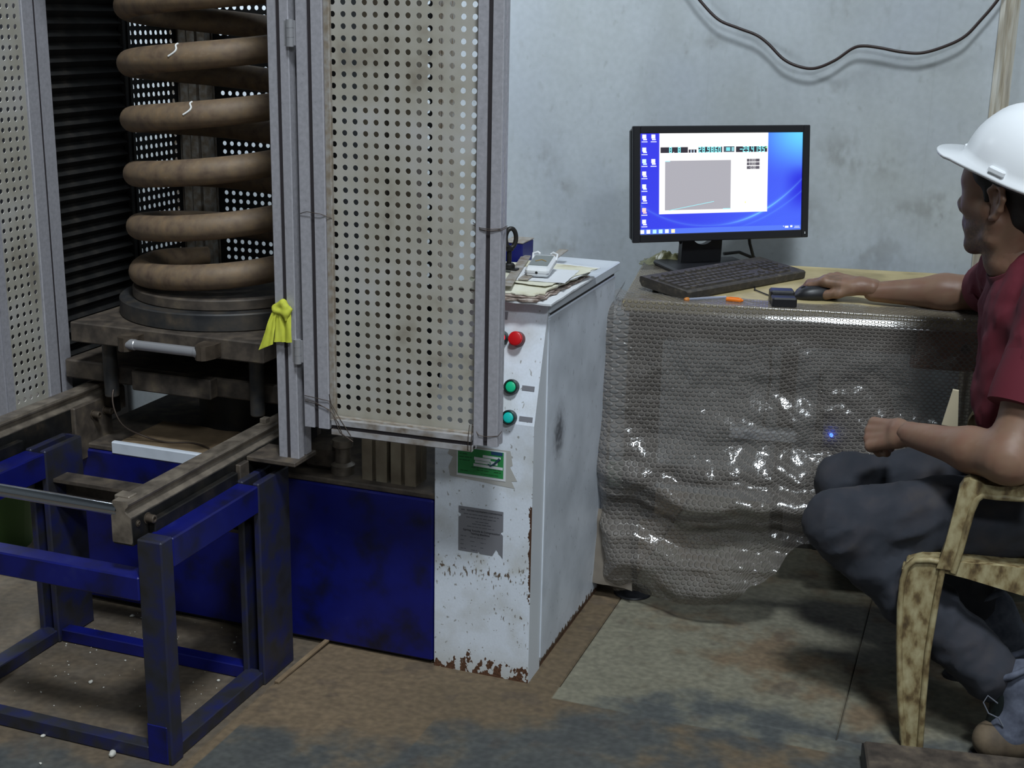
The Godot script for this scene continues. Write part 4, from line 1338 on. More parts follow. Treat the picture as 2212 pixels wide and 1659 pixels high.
	put("face_marks", tubem([Vector3(-0.012, 0.0122, 0.004), Vector3(0.0, 0.0122, -0.008), Vector3(0.012, 0.0122, 0.002)], 0.0009, 5), flat(hexs("b08a3a"), 0.5), tm)
	put("seam", boxm(Vector3(0, -0.001, 0.0), Vector3(0.0545, 0.001, 0.0985)), M.plate_grey, tm)
	put("stud", lathem([Vector2(0, 0), Vector2(0.003, 0), Vector2(0.003, 0.001), Vector2(0, 0.0015)], 12, Transform3D(Basis(Vector3.RIGHT, PI / 2), Vector3(0.0, 0.001, 0.049))), M.black, tm)
	for x in [-0.022, 0.022]:
		put("loop", tubem([Vector3(x * 1.22, 0.002, -0.036), Vector3(x * 1.25, 0.013, -0.046), Vector3(x * 0.8, 0.0155, -0.049), Vector3(x * 0.55, 0.012, -0.048)], 0.0028, 8), M.white_plastic, tm)


# ---------------------------------------------------------------- the desk and what stands on it
const DESK_AT := Vector3(-0.835, 0, -3.085)
const DESK_TURN := 0.15708


func D(x: float, y: float, z: float) -> Vector3:
	return DESK_AT + Basis(Vector3.UP, DESK_TURN) * Vector3(x, y, z)


func desk() -> void:
	var t := thing("desk", "long desk with tan top, its front hung with clear plastic wrap", "desk", DESK_AT, Basis(Vector3.UP, DESK_TURN))
	put("tabletop", boxm(Vector3(0.60, 0.756, -0.30), Vector3(1.20, 0.028, 0.60), 0.005), M.tabletop, t)
	for p in [[0.04, -0.05], [1.16, -0.05], [0.04, -0.56], [1.16, -0.56], [0.42, -0.50]]:
		put("leg", boxm(Vector3(p[0], 0.371, p[1]), Vector3(0.045, 0.742, 0.045), 0.003), M.desk_dark, t)
	put("apron", boxm(Vector3(0.38, 0.708, -0.032), Vector3(0.64, 0.068, 0.018), 0.002), M.desk_dark, t)
	put("apron", boxm(Vector3(0.60, 0.708, -0.57), Vector3(1.1, 0.068, 0.018), 0.002), M.desk_dark, t)
	var dr := Node3D.new()
	dr.name = "drawer"
	t.add_child(dr)
	dr.position = Vector3(0.84, 0.69, -0.15)
	dr.set_meta("label", "reddish wooden drawer")
	put("front", boxm(Vector3(0, 0, 0.115), Vector3(0.30, 0.10, 0.018), 0.002), M.desk_red, dr)
	put("tray", boxm(Vector3(0, -0.005, -0.05), Vector3(0.28, 0.08, 0.30), 0.002), M.desk_red, dr)
	put("knob", lathem([Vector2(0.006, 0), Vector2(0.006, 0.012), Vector2(0.012, 0.016), Vector2(0.012, 0.022), Vector2(0, 0.025)], 16, Transform3D(Basis(Vector3.RIGHT, PI / 2), Vector3(-0.03, 0.01, 0.124))), M.black, dr)
	put("foot_rail", boxm(Vector3(0.60, 0.16, -0.50), Vector3(1.08, 0.05, 0.03), 0.003), M.desk_dark, t)
	put("shelf", boxm(Vector3(0.78, 0.13, -0.30), Vector3(0.70, 0.018, 0.36), 0.002), M.desk_dark, t)
	var c := thing("computer", "black tower computer with a blue lamp under the desk behind the wrap", "computer", D(0.585, 0.14, -0.26), Basis(Vector3.UP, DESK_TURN))
	put("case", boxm(Vector3(0, 0.19, 0), Vector3(0.17, 0.38, 0.36), 0.004), M.dark_plastic, c)
	put("bezel", boxm(Vector3(0, 0.19, 0.186), Vector3(0.172, 0.382, 0.014), 0.005), M.black, c)
	put("drive_door", boxm(Vector3(0, 0.35, 0.1945), Vector3(0.148, 0.04, 0.004), 0.001), M.dark_plastic, c)
	var lm := flat(hexs("2040ff"), 0.3)
	lm.emission_enabled = true
	lm.emission = hexs("3058ff")
	lm.emission_energy_multiplier = 14.0
	put("led", lathem([Vector2(0, 0), Vector2(0.0045, 0), Vector2(0.0045, 0.003), Vector2(0, 0.005)], 14, Transform3D(Basis(Vector3.RIGHT, PI / 2), Vector3(-0.06, 0.308, 0.193))), lm, c)
	var l := OmniLight3D.new()
	l.name = "led_light"
	l.light_color = hexs("3058ff")
	l.light_energy = 0.004
	l.shadow_enabled = true
	l.position = Vector3(-0.06, 0.308, 0.202)
	c.add_child(l)
	var ps := put("power_strip", boxm(Vector3.ZERO, Vector3(0.17, 0.03, 0.05), 0.005), M.white_plastic)
	ps.transform = Transform3D(Basis(Vector3.UP, DESK_TURN), D(0.36, 0.40, -0.19))
	tag(ps, "pale power strip hanging behind the wrap beside the computer", "power strip")
	put("cable", tubem([Vector3(0.0, 0.015, -0.02), Vector3(0.01, 0.15, -0.05), Vector3(-0.01, 0.325, -0.06)], 0.004, 8), M.black, ps)


func segments(im: Image, x: int, y: int, h: int, ch: String, c: Color) -> int:   # a seven-segment figure; returns its advance
	var w := int(h * 0.55)
	var t := maxi(1, int(h / 6.0))
	if ch == ".":
		im.fill_rect(Rect2i(x, y + h - t, t, t), c)
		return t + 2
	if ch == "-":
		im.fill_rect(Rect2i(x, y + h / 2 - t / 2, w, t), c)
		return w + 2
	var on: String = {"0": "abcdef", "1": "bc", "2": "abged", "4": "fgbc", "5": "afgcd", "6": "afgedc", "8": "abcdefg", "9": "abcdfg"}.get(ch, "")
	var m := h / 2
	var rects := {"a": Rect2i(x, y, w, t), "g": Rect2i(x, y + m - t / 2, w, t), "d": Rect2i(x, y + h - t, w, t), "f": Rect2i(x, y, t, m), "b": Rect2i(x + w - t, y, t, m), "e": Rect2i(x, y + m, t, h - m), "c": Rect2i(x + w - t, y + m, t, h - m)}
	for k in on:
		im.fill_rect(rects[k], c)
	return w + t + 1


func screen_picture() -> ImageTexture:
	var w := 800
	var h := 450
	var im := Image.create(w, h, false, Image.FORMAT_RGB8)
	for j in h:
		for i in w:
			var u := float(i) / w
			var v := float(j) / h
			var c := hexs("3538e0").lerp(hexs("4a6cf5"), smooth(0.15, 0.9, u) * 0.6 + 0.25 * v)
			c = c.lerp(hexs("66d0ff"), smooth(0.62, 1.0, u) * smooth(0.5, 0.0, v))
			c = c.lerp(hexs("2a2fd8"), smooth(0.86, 1.0, u) * smooth(0.3, 0.5, v) * smooth(0.85, 0.6, v))
			var arc := absf(v - (0.925 - 0.42 * pow(absf(u - 0.42) / 0.56, 2.2)))
			c = c.lerp(hexs("7fd8ff"), exp(-arc * 90.0) * (0.25 + 0.7 * smooth(0.45, 0.75, u) * smooth(1.05, 0.75, u)))
			var arc2 := absf(v - (0.98 - 0.40 * pow(absf(u - 0.45) / 0.56, 2.0)))
			c = c.lerp(hexs("66a8ff"), exp(-arc2 * 120.0) * 0.4 * smooth(0.5, 0.8, u))
			im.set_pixel(i, j, c)
	var R := func(a: float, b: float, c: float, d: float, col: Color) -> void: im.fill_rect(Rect2i(int(a * w), int(b * h), int((c - a) * w), int((d - b) * h)), col)
	R.call(0.0, 0.945, 1.0, 1.0, hexs("5577ee"))
	R.call(0.117, 0.0, 0.782, 0.80, Color.WHITE)
	R.call(0.152, 0.275, 0.552, 0.765, hexs("a9a8b0"))
	R.call(0.152, 0.275, 0.182, 0.285, hexs("b8f4ff"))
	R.call(0.505, 0.757, 0.552, 0.767, hexs("a8ecf8"))
	for i in 240:
		var u := i / 239.0
		R.call(lerpf(0.175, 0.445, u), lerpf(0.763, 0.684, u), lerpf(0.175, 0.445, u) + 0.005, lerpf(0.763, 0.684, u) + 0.0065, hexs("9ff0fa"))
	var dark := hexs("33303a")
	var cy := hexs("8ff6ff")
	for b in [[0.124, 0.288], [0.352, 0.498], [0.582, 0.776]]:
		R.call(b[0], 0.141, b[1], 0.197, dark)
	R.call(0.293, 0.165, 0.341, 0.197, dark)
	R.call(0.505, 0.139, 0.572, 0.195, hexs("4b5a66"))
	R.call(0.52, 0.148, 0.545, 0.185, hexs("7fe0ea"))
	R.call(0.555, 0.145, 0.57, 0.185, hexs("8fd0d8"))
	var text := func(x: float, y: float, hh: int, str_: String, c: Color, gap := 0) -> void:
		var px := int(x * w)
		for ch in str_:
			px += segments(im, px, int(y * h), hh, ch, c) + gap
	text.call(0.176, 0.142, 25, "8", cy)
	text.call(0.200, 0.142, 25, ".", Color.WHITE)
	text.call(0.228, 0.142, 25, "8", cy)
	text.call(0.304, 0.171, 12, "0", hexs("cfe8ff"))
	text.call(0.322, 0.171, 12, "0", hexs("cfe8ff"))
	text.call(0.353, 0.142, 25, "28.9860", cy)
	text.call(0.606, 0.142, 25, "-29.4195", cy)
	im.fill_rect(Rect2i(int(0.766 * w), int(0.143 * h), 7, 8), hexs("9dffb0"))
	for k in 3:
		R.call(0.650, 0.266 + 0.036 * k, 0.729, 0.295 + 0.036 * k, hexs("5a5660"))
		text.call(0.664, 0.268 + 0.036 * k, 11, ["0.000", "0.000", "-0.00"][k], Color.WHITE)
	R.call(0.640, 0.695, 0.648, 0.71, hexs("f0f0a0"))
	var icon := 0
	for p in [[0.012, 0.015], [0.065, 0.015], [0.012, 0.14], [0.012, 0.255], [0.065, 0.255], [0.012, 0.375], [0.012, 0.50], [0.012, 0.615], [0.012, 0.735], [0.012, 0.85]]:
		var cc: Color = [hexs("ffffff"), hexs("f4f4ff"), hexs("eef4ff"), hexs("d8f4ff"), hexs("ffffff"), hexs("fbfff0"), hexs("f0ffff"), hexs("ffffff"), hexs("ffd8d0"), hexs("f4f8ff")][icon]
		R.call(p[0] + 0.004, p[1], p[0] + 0.028, p[1] + 0.022 + 0.02, cc)
		R.call(p[0] + 0.008, p[1] + 0.042, p[0] + 0.031, p[1] + 0.056, cc)
		R.call(p[0], p[1] + 0.066, p[0] + 0.036, p[1] + 0.076, hexs("e6ecff"))
		icon += 1
	for k in 6:
		R.call(0.005 + 0.037 * k, 0.953, 0.028 + 0.037 * k, 0.992, [hexs("f4f8ff"), hexs("ffffff"), hexs("b8f0ff"), hexs("c8fff4"), hexs("e8f0ff"), hexs("fff2c8")][k])
	R.call(0.885, 0.952, 0.89, 0.962, Color.WHITE); R.call(0.897, 0.955, 0.92, 0.975, Color.WHITE); R.call(0.93, 0.95, 0.945, 0.97, Color.WHITE); R.call(0.958, 0.958, 0.99, 0.963, Color.WHITE); R.call(0.955, 0.972, 0.993, 0.978, Color.WHITE)
	return ImageTexture.create_from_image(im)


func desk_things() -> void:
	# monitor
	var yaw := 0.653
	var lean := 0.112
	var mb := Basis(Vector3.UP, yaw)
	var mt := thing("monitor", "black flat monitor showing a bright test program on a blue desktop", "monitor", Vector3(-0.702, 0.771, -3.58), mb)
	var P := Transform3D(Basis(Vector3.RIGHT, -lean), Vector3(0, 0.235, 0))
	var W := 0.519
	var H := 0.304
	var hd := Node3D.new()
	hd.name = "display"
	mt.add_child(hd)
	hd.transform = P
	put("housing", boxm(Vector3(0, 0, -0.024), Vector3(W - 0.004, H - 0.004, 0.032), 0.010), M.dark_plastic, hd)
	var s := begin()
	var bz := [0.021, 0.021, 0.0195, 0.0215]   # left, right, top, bottom
	box(s, Vector3(-W / 2 + bz[0] / 2, 0, -0.004), Vector3(bz[0], H, 0.012), 0.002)
	box(s, Vector3(W / 2 - bz[1] / 2, 0, -0.004), Vector3(bz[1], H, 0.012), 0.002)
	box(s, Vector3(0, H / 2 - bz[2] / 2, -0.004), Vector3(W - 0.04, bz[2], 0.0118), 0.002)
	box(s, Vector3(0, -H / 2 + bz[3] / 2, -0.004), Vector3(W - 0.04, bz[3], 0.0118), 0.002)
	put("bezel", done(s), M.dark_plastic, hd)
	var sm := flat(hexs("050507"), 0.25)
	sm.emission_enabled = true
	sm.emission = Color.WHITE
	sm.emission_operator = BaseMaterial3D.EMISSION_OP_MULTIPLY
	sm.emission_texture = screen_picture()
	sm.emission_energy_multiplier = SCREEN
	var q := begin()
	var x0: float = -W / 2 + bz[0] - 0.001
	var x1: float = W / 2 - bz[1] + 0.001
	var y0: float = -H / 2 + bz[3] - 0.001
	var y1: float = H / 2 - bz[2] + 0.001
	uvquad(q, Vector3(x0, y0, -0.003), Vector3(x1, y0, -0.003), Vector3(x1, y1, -0.003), Vector3(x0, y1, -0.003))
	put("screen", done(q), sm, hd, "lit screen")
	put("power_mark", boxm(Vector3(W / 2 - 0.011, -H / 2 + 0.013, 0.0022), Vector3(0.002, 0.006, 0.0006)), M.white_plastic, hd)
	var l := AreaLight3D.new()
	l.name = "screen_light"
	l.area_size = Vector2(x1 - x0, y1 - y0)
	l.light_color = Color(0.72, 0.76, 1.0)
	l.light_energy = 0.008
	l.shadow_enabled = true
	l.transform = Transform3D(Basis(Vector3.UP, PI), Vector3(0, 0, 0.004))
	l.rotation = Vector3.ZERO
	l.basis = Basis(Vector3.UP, PI)
	hd.add_child(l)
	# the neck with its round cable hole
	var nk := PackedVector2Array()
	for v in [Vector2(-0.064, 0.0), Vector2(0.056, 0.0), Vector2(0.062, 0.13), Vector2(0.038, 0.13)]:
		nk.append(v)
	for i in 17:
		var an := -PI * i / 16.0
		nk.append(Vector2(0.001 + 0.036 * cos(an), 0.088 + 0.036 * sin(an)))
	nk.append(Vector2(-0.036, 0.13))
	nk.append(Vector2(-0.056, 0.13))
	put("neck", prismm(nk, -0.068, -0.046, Transform3D(Basis(Vector3.RIGHT, -0.05), Vector3(-0.026, 0.012, 0.0))), M.dark_plastic, mt)
	put("base", boxm(Vector3(-0.025, 0.008, -0.02), Vector3(0.245, 0.014, 0.17), 0.005), M.dark_plastic, mt, "dusty foot plate")
	put("cable", tubem([Vector3(0.11, 0.10, -0.05), Vector3(0.118, 0.06, -0.05), Vector3(0.135, 0.02, -0.055), Vector3(0.16, 0.006, -0.05)], 0.0045, 10), M.black, mt)
	put("cable", tubem([Vector3(-0.095, 0.10, -0.055), Vector3(-0.088, 0.07, -0.06), Vector3(-0.07, 0.05, -0.068)], 0.0045, 10), M.black, mt)
	put("cable", tubem([Vector3(0.05, 0.03, -0.07), Vector3(0.10, 0.032, -0.075), Vector3(0.15, 0.012, -0.08)], 0.0045, 10), M.black, mt)
	# keyboard, every key a part
	var kd := Vector3(0.475, 0, -0.880).normalized()
	var kb := thing("keyboard", "dusty black full-size keyboard lying aslant in front of the monitor", "keyboard", Vector3(-0.687, 0.7705, -3.142), Basis(kd, Vector3.UP, kd.cross(Vector3.UP)) * Basis(Vector3.RIGHT, 0.075))
	var kw := 0.47
	var kz := 0.160
	put("body", prismm(PackedVector2Array([Vector2(0.0, 0.004), Vector2(0.003, 0.0), Vector2(kz - 0.01, 0.0), Vector2(kz, 0.012), Vector2(kz, 0.023), Vector2(kz - 0.004, 0.025), Vector2(0.006, 0.022), Vector2(0.0, 0.019)]), 0.0, kw, Transform3D(Basis(Vector3.UP, PI / 2), Vector3(0, 0.0, 0))), M.key_plastic, kb)
	for x in [0.05, 0.42]:
		put("foot", boxm(Vector3(x, -0.003, -kz + 0.012), Vector3(0.02, 0.014, 0.006), 0.001), M.black, kb)
	var keys := {}
	var rows := [
		[0.012, [[0.010, 1.25], [0, 1.25], [0, 1.25], [0, 5.9], [0, 1.25], [0, 1.25], [0, 1.25], [0, 1.25], [0.005, 1], [0, 1], [0, 1], [0.005, 2], [0, 1]]],
		[0.031, [[0.010, 2.2], [0, 1], [0, 1], [0, 1], [0, 1], [0, 1], [0, 1], [0, 1], [0, 1], [0, 1], [0, 1], [0, 2.65], [0.0235, 1], [0.0235, 1], [0, 1], [0, 1], [0, 1]]],
		[0.050, [[0.010, 1.75], [0, 1], [0, 1], [0, 1], [0, 1], [0, 1], [0, 1], [0, 1], [0, 1], [0, 1], [0, 1], [0, 1], [0, 2.1], [0.062, 1], [0, 1], [0, 1]]],
		[0.069, [[0.010, 1.5], [0, 1], [0, 1], [0, 1], [0, 1], [0, 1], [0, 1], [0, 1], [0, 1], [0, 1], [0, 1], [0, 1], [0, 1], [0, 1.35], [0.005, 1], [0, 1], [0, 1], [0.005, 1], [0, 1], [0, 1], [0, 1]]],
		[0.088, [[0.010, 1], [0, 1], [0, 1], [0, 1], [0, 1], [0, 1], [0, 1], [0, 1], [0, 1], [0, 1], [0, 1], [0, 1], [0, 1], [0, 1.85], [0.005, 1], [0, 1], [0, 1], [0.005, 1], [0, 1], [0, 1], [0, 1]]],
		[0.113, [[0.010, 1], [0.018, 1], [0, 1], [0, 1], [0, 1], [0.009, 1], [0, 1], [0, 1], [0, 1], [0.009, 1], [0, 1], [0, 1], [0, 1], [0.005, 1], [0, 1], [0, 1]]],
	]
	for r in rows:
		var x := 0.0
		for kdef in r[1]:
			x += kdef[0]
			var w: float = kdef[1] * 0.0197
			var wk: float = snappedf(w - 0.003, 0.0001)
			if not keys.has(wk):
				var ks := begin()
				var h := Vector2(wk / 2, 0.0078)
				var ring0 := []
				var ring1 := []
				for c in [Vector2(-1, -1), Vector2(-1, 1), Vector2(1, 1), Vector2(1, -1)]:
					ring0.append(Vector3(c.x * h.x, 0, c.y * h.y))
					ring1.append(Vector3(c.x * (h.x - 0.0018), 0.006, c.y * (h.y - 0.0018)))
				loft(ks, [ring0, ring1], false, true)
				keys[wk] = done(ks)
			if x + w < kw - 0.006:
				put("key", keys[wk], M.key_plastic, kb).transform = Transform3D(Basis(Vector3.RIGHT, 0.022), Vector3(x + w / 2, 0.0205 + r[0] * 0.022, -r[0] * 1.04 - 0.010))
			x += w
	# mouse under the hand
	var ms := thing("mouse", "small dark mouse under the right hand of the man", "mouse", D(0.462, 0.7702, -0.150), Basis(Vector3.UP, DESK_TURN + 0.25))
	var rings := []
	for i in 11:
		var u := i / 10.0
		var x := lerpf(-0.055, 0.055, u)
		var wv := 0.031 * pow(maxf(1.0 - pow(absf(u * 2.0 - 1.0), 2.6), 0.02), 0.5)
		var hv := 0.004 + 0.032 * pow(maxf(1.0 - pow(absf((u - 0.58) / 0.58), 2.2), 0.01), 0.5)
		var ring2 := []
		for k in 16:
			var an := TAU * k / 16
			var cz := cos(an)
			var cy := sin(an)
			ring2.append(Vector3(x, maxf(0.0, hv * (0.35 + 0.65 * cy)) if cy > -0.4 else 0.0, -wv * signf(cz) * pow(absf(cz), 0.7)))
		rings.append(ring2)
	var mss := begin()
	loft(mss, rings)
	put("shell", done(mss), M.dark_plastic, ms)
	put("wheel", lathem([Vector2(0, -0.0035), Vector2(0.008, -0.0035), Vector2(0.008, 0.0035), Vector2(0, 0.0035)], 16, Transform3D(Basis(Vector3.RIGHT, PI / 2), Vector3(-0.03, 0.024, 0))), M.black, ms)
	put("cord", tubem([Vector3(-0.054, 0.008, 0), Vector3(-0.08, 0.003, 0.002), Vector3(-0.11, 0.003, -0.02), Vector3(-0.13, 0.003, -0.09), Vector3(-0.10, 0.003, -0.20)], 0.0018, 6), M.black, ms)
	# dark two-step adapter
	var ad := thing("adapter", "black two-step plug adapter lying on the front of the desk", "adapter", D(0.383, 0.7705, -0.052), Basis(Vector3.UP, DESK_TURN + 0.12))
	put("lower_half", boxm(Vector3(0, 0.0125, 0.02), Vector3(0.058, 0.025, 0.045), 0.004), M.dark_plastic, ad)
	put("upper_half", boxm(Vector3(0, 0.0165, -0.024), Vector3(0.058, 0.033, 0.042), 0.004), M.dark_plastic, ad)
	put("seam", boxm(Vector3(0, 0.026, -0.002), Vector3(0.05, 0.003, 0.004), 0.0008), M.black, ad)
	# pens
	var pen := thing("marker_pen", "bright orange capped pen lying before the keyboard", "pen", D(0.268, 0.7765, -0.047), Basis(Vector3.UP, DESK_TURN - 0.15))
	put("barrel", lathem([Vector2(0, -0.019), Vector2(0.0055, -0.019), Vector2(0.006, -0.017), Vector2(0.006, 0.016), Vector2(0.004, 0.018), Vector2(0.002, 0.0225), Vector2(0, 0.0225)], 16, Transform3D(Basis(Vector3.BACK, -PI / 2), Vector3.ZERO)), M.orange, pen)
	put("clip", boxm(Vector3(0.0, 0.0063, 0.0), Vector3(0.024, 0.001, 0.003), 0.0003), M.orange, pen)
	var p2 := thing("ball_pen", "clear ball pen with an orange end along the keyboard edge", "pen", D(0.196, 0.7745, -0.052), Basis(Vector3.UP, DESK_TURN + 0.55))
	var clear := flat(Color(0.75, 0.78, 0.85, 0.45), 0.15)
	clear.transparency = BaseMaterial3D.TRANSPARENCY_ALPHA
	put("barrel", tubem([Vector3(-0.045, 0, 0), Vector3(0.06, 0, 0)], 0.0038, 6), clear, p2)
	put("refill", tubem([Vector3(-0.05, 0, 0), Vector3(0.06, 0, 0)], 0.0015, 6), flat(hexs("3a3f70"), 0.4), p2)
	put("end_cap", lathem([Vector2(0, 0), Vector2(0.0055, 0.001), Vector2(0.006, 0.006), Vector2(0.004, 0.012), Vector2(0, 0.013)], 12, Transform3D(Basis(Vector3.BACK, PI / 2), Vector3(-0.042, 0, 0))), flat(hexs("c0762a"), 0.5), p2, "orange end")
	# crumpled bit of wrap behind the monitor foot
	var nz := fract_noise(91, 30.0, 3)
	var heap := func(u: float, v: float) -> Vector3:
		var r := Vector2(u - 0.5, v - 0.5)
		var hh := 0.034 * smooth(0.5, 0.1, r.length()) * (0.75 + 0.6 * nz.get_noise_2d(u * 0.12, v * 0.12))
		return Vector3((u - 0.5) * 0.16 * (1.0 + 0.2 * nz.get_noise_2d(v * 0.1, 2.0)), hh, (0.5 - v) * 0.10)
	var hp := put("crumpled_film", sheet(36, 24, heap, 0.001), grained(noise_tex(92, 0.02, [[0.0, hexs("6a6844")], [1.0, hexs("a3a276")]], 4, 256), 6.0, 0.3))
	hp.transform = Transform3D(Basis(Vector3.UP, DESK_TURN), D(0.075, 0.7715, -0.53))
	tag(hp, "crumpled olive plastic film heaped behind the foot of the monitor", "film")


const SCREEN := 1.4


# ---------------------------------------------------------------- bubble wrap over the front of the desk
func bubble_height() -> ImageTexture:   # one tile of a hexagonal sheet of round bubbles
	var w := 104
	var h := 180
	var im := Image.create(w, h, false, Image.FORMAT_RGB8)
	for j in h:
		for i in w:
			var v := 0.0
			for c in [Vector2(0, 0), Vector2(w, 0), Vector2(0, h), Vector2(w, h), Vector2(w / 2.0, h / 2.0)]:
				var d: float = Vector2(i + 0.5, j + 0.5).distance_to(c) / 44.0
				if d < 1.0:
					v = maxf(v, minf(1.0, 1.35 * sqrt(1.0 - d * d)))
			im.set_pixel(i, j, Color(v, v, v))
	return ImageTexture.create_from_image(im)


func lut(t: Array, x: float) -> float:
	for i in t.size() - 1:
		if x <= t[i + 1][0] or i == t.size() - 2:
			return lerpf(t[i][1], t[i + 1][1], smooth(t[i][0], t[i + 1][0], x))
	return t[-1][1]


func plastic_wrap() -> void:
	var bump := bubble_height()
	var film := Image.create(104, 180, false, Image.FORMAT_RGBA8)
	var src := bump.get_image()
	for j in 180:
		for i in 104:
			var hgt := src.get_pixel(i, j).r
			var al := 0.74
			if hgt > 0.0:
				al = lerpf(0.94, WRAP_ALPHA, smooth(0.25, 0.95, hgt))
			film.set_pixel(i, j, Color(1, 1, 1, al))
	var m := StandardMaterial3D.new()
	m.albedo_color = Color(0.50, 0.475, 0.45)
	m.albedo_texture = ImageTexture.create_from_image(film)
	m.roughness = 0.16
	m.metallic_specular = 0.7
	m.transparency = BaseMaterial3D.TRANSPARENCY_ALPHA
	m.cull_mode = BaseMaterial3D.CULL_DISABLED
	m.heightmap_enabled = true
	m.heightmap_texture = bump
	m.heightmap_scale = 0.3
	var big := fract_noise(81, 4.5, 3)
	var mid := fract_noise(82, 14.0, 3)
	var tall := [[0.0, 0.02], [0.05, 0.03], [0.30, 0.06], [0.36, 0.13], [0.48, 0.22], [0.75, 0.26], [1.2, 0.26]]
	var bulge := [[0.0, 0.045], [0.06, 0.10], [0.12, 0.135], [0.17, 0.12], [0.21, 0.075], [0.25, 0.065], [0.285, 0.095], [0.33, 0.125], [0.38, 0.085], [0.46, 0.045], [0.60, 0.022], [0.74, 0.012], [0.78, 0.006]]
	var span_s := 1.40
	var f := func(u: float, v: float) -> Vector3:
		var s := -0.24 + span_s * u
		var w := 1.0 - v   # 0 at the back edge on the desk, 1 at the hem
		var x := s
		var y := 0.7735
		var out := 0.0
		if w < 0.10:
			out = lerpf(-0.085 + 0.03 * big.get_noise_2d(s, 3.0), 0.004, w / 0.10)
			y = 0.7728 + 0.0012 * absf(mid.get_noise_2d(s, w * 3.0))
		else:
			var t := (w - 0.10) / 0.90
			y = lerpf(0.772, lut(tall, maxf(s, 0.0)), t)
			var amp := lut([[-0.2, 0.25], [0.05, 0.55], [0.25, 1.0], [0.6, 1.0], [1.2, 0.6]], s)
			out = 0.006 + lut(bulge, y + 0.05 * big.get_noise_2d(s * 0.7, 1.0) * smooth(0.6, 0.3, y)) * amp * 1.25
			out += (0.016 * big.get_noise_2d(s, y * 1.4) + 0.004 * mid.get_noise_2d(s, y)) * smooth(0.77, 0.6, y)
			out = lerpf(0.005, out, smooth(0.0, 0.06, t))
		if s < 0.03:   # round the corner and back along the end of the desk
			var rho := 0.045
			var a := (0.03 - s) / rho
			var side := lut([[0.0, -0.025], [0.05, 0.0], [0.35, 0.03], [0.58, 0.06], [0.68, 0.072], [0.72, 0.06], [0.765, 0.004], [0.78, 0.0]], y) + 0.010 * big.get_noise_2d(s * 2.0, y * 2.0) * smooth(0.76, 0.7, y)
			if a < PI / 2:
				x = 0.03 - sin(a) * (rho + side)
				out = out - rho + cos(a) * rho
			else:
				x = 0.03 - rho - side
				out = out - rho - (a - PI / 2) * rho
		return Vector3(x, y, out)
	var t := thing("bubble_wrap", "clear dusty bubble wrap hanging in folds over the desk front", "bubble wrap", DESK_AT, Basis(Vector3.UP, DESK_TURN))
	put("drape", sheet(330, 240, f, 0.0, Vector2(span_s / 0.0145, 0.98 / 0.0251)), m, t)
	var top := func(u: float, v: float) -> Vector3: return Vector3(lerpf(0.002, 0.21 - 0.08 * v, u), 0.7712 + 0.002 * absf(mid.get_noise_2d(u * 0.4, v * 0.2)), lerpf(-0.085, -0.585, v))
	put("top_film", sheet(24, 50, top, 0.0, Vector2(0.2 / 0.0145, 0.5 / 0.0251)), m, t)
	var flap := func(u: float, v: float) -> Vector3:
		return Vector3(lerpf(-0.045, 0.045, u) + 0.02 * (1.0 - v) * u, lerpf(0.045, 0.235, v), 0.045 + 0.03 * (1.0 - v) + 0.008 * mid.get_noise_2d(u * 0.1, v * 0.2) - 0.03 * (1.0 - u))
	put("loose_flap", sheet(10, 16, flap, 0.0008), flat(hexs("7b7267"), 0.35), t, "crumpled grey corner folded over")


const WRAP_ALPHA := 0.50


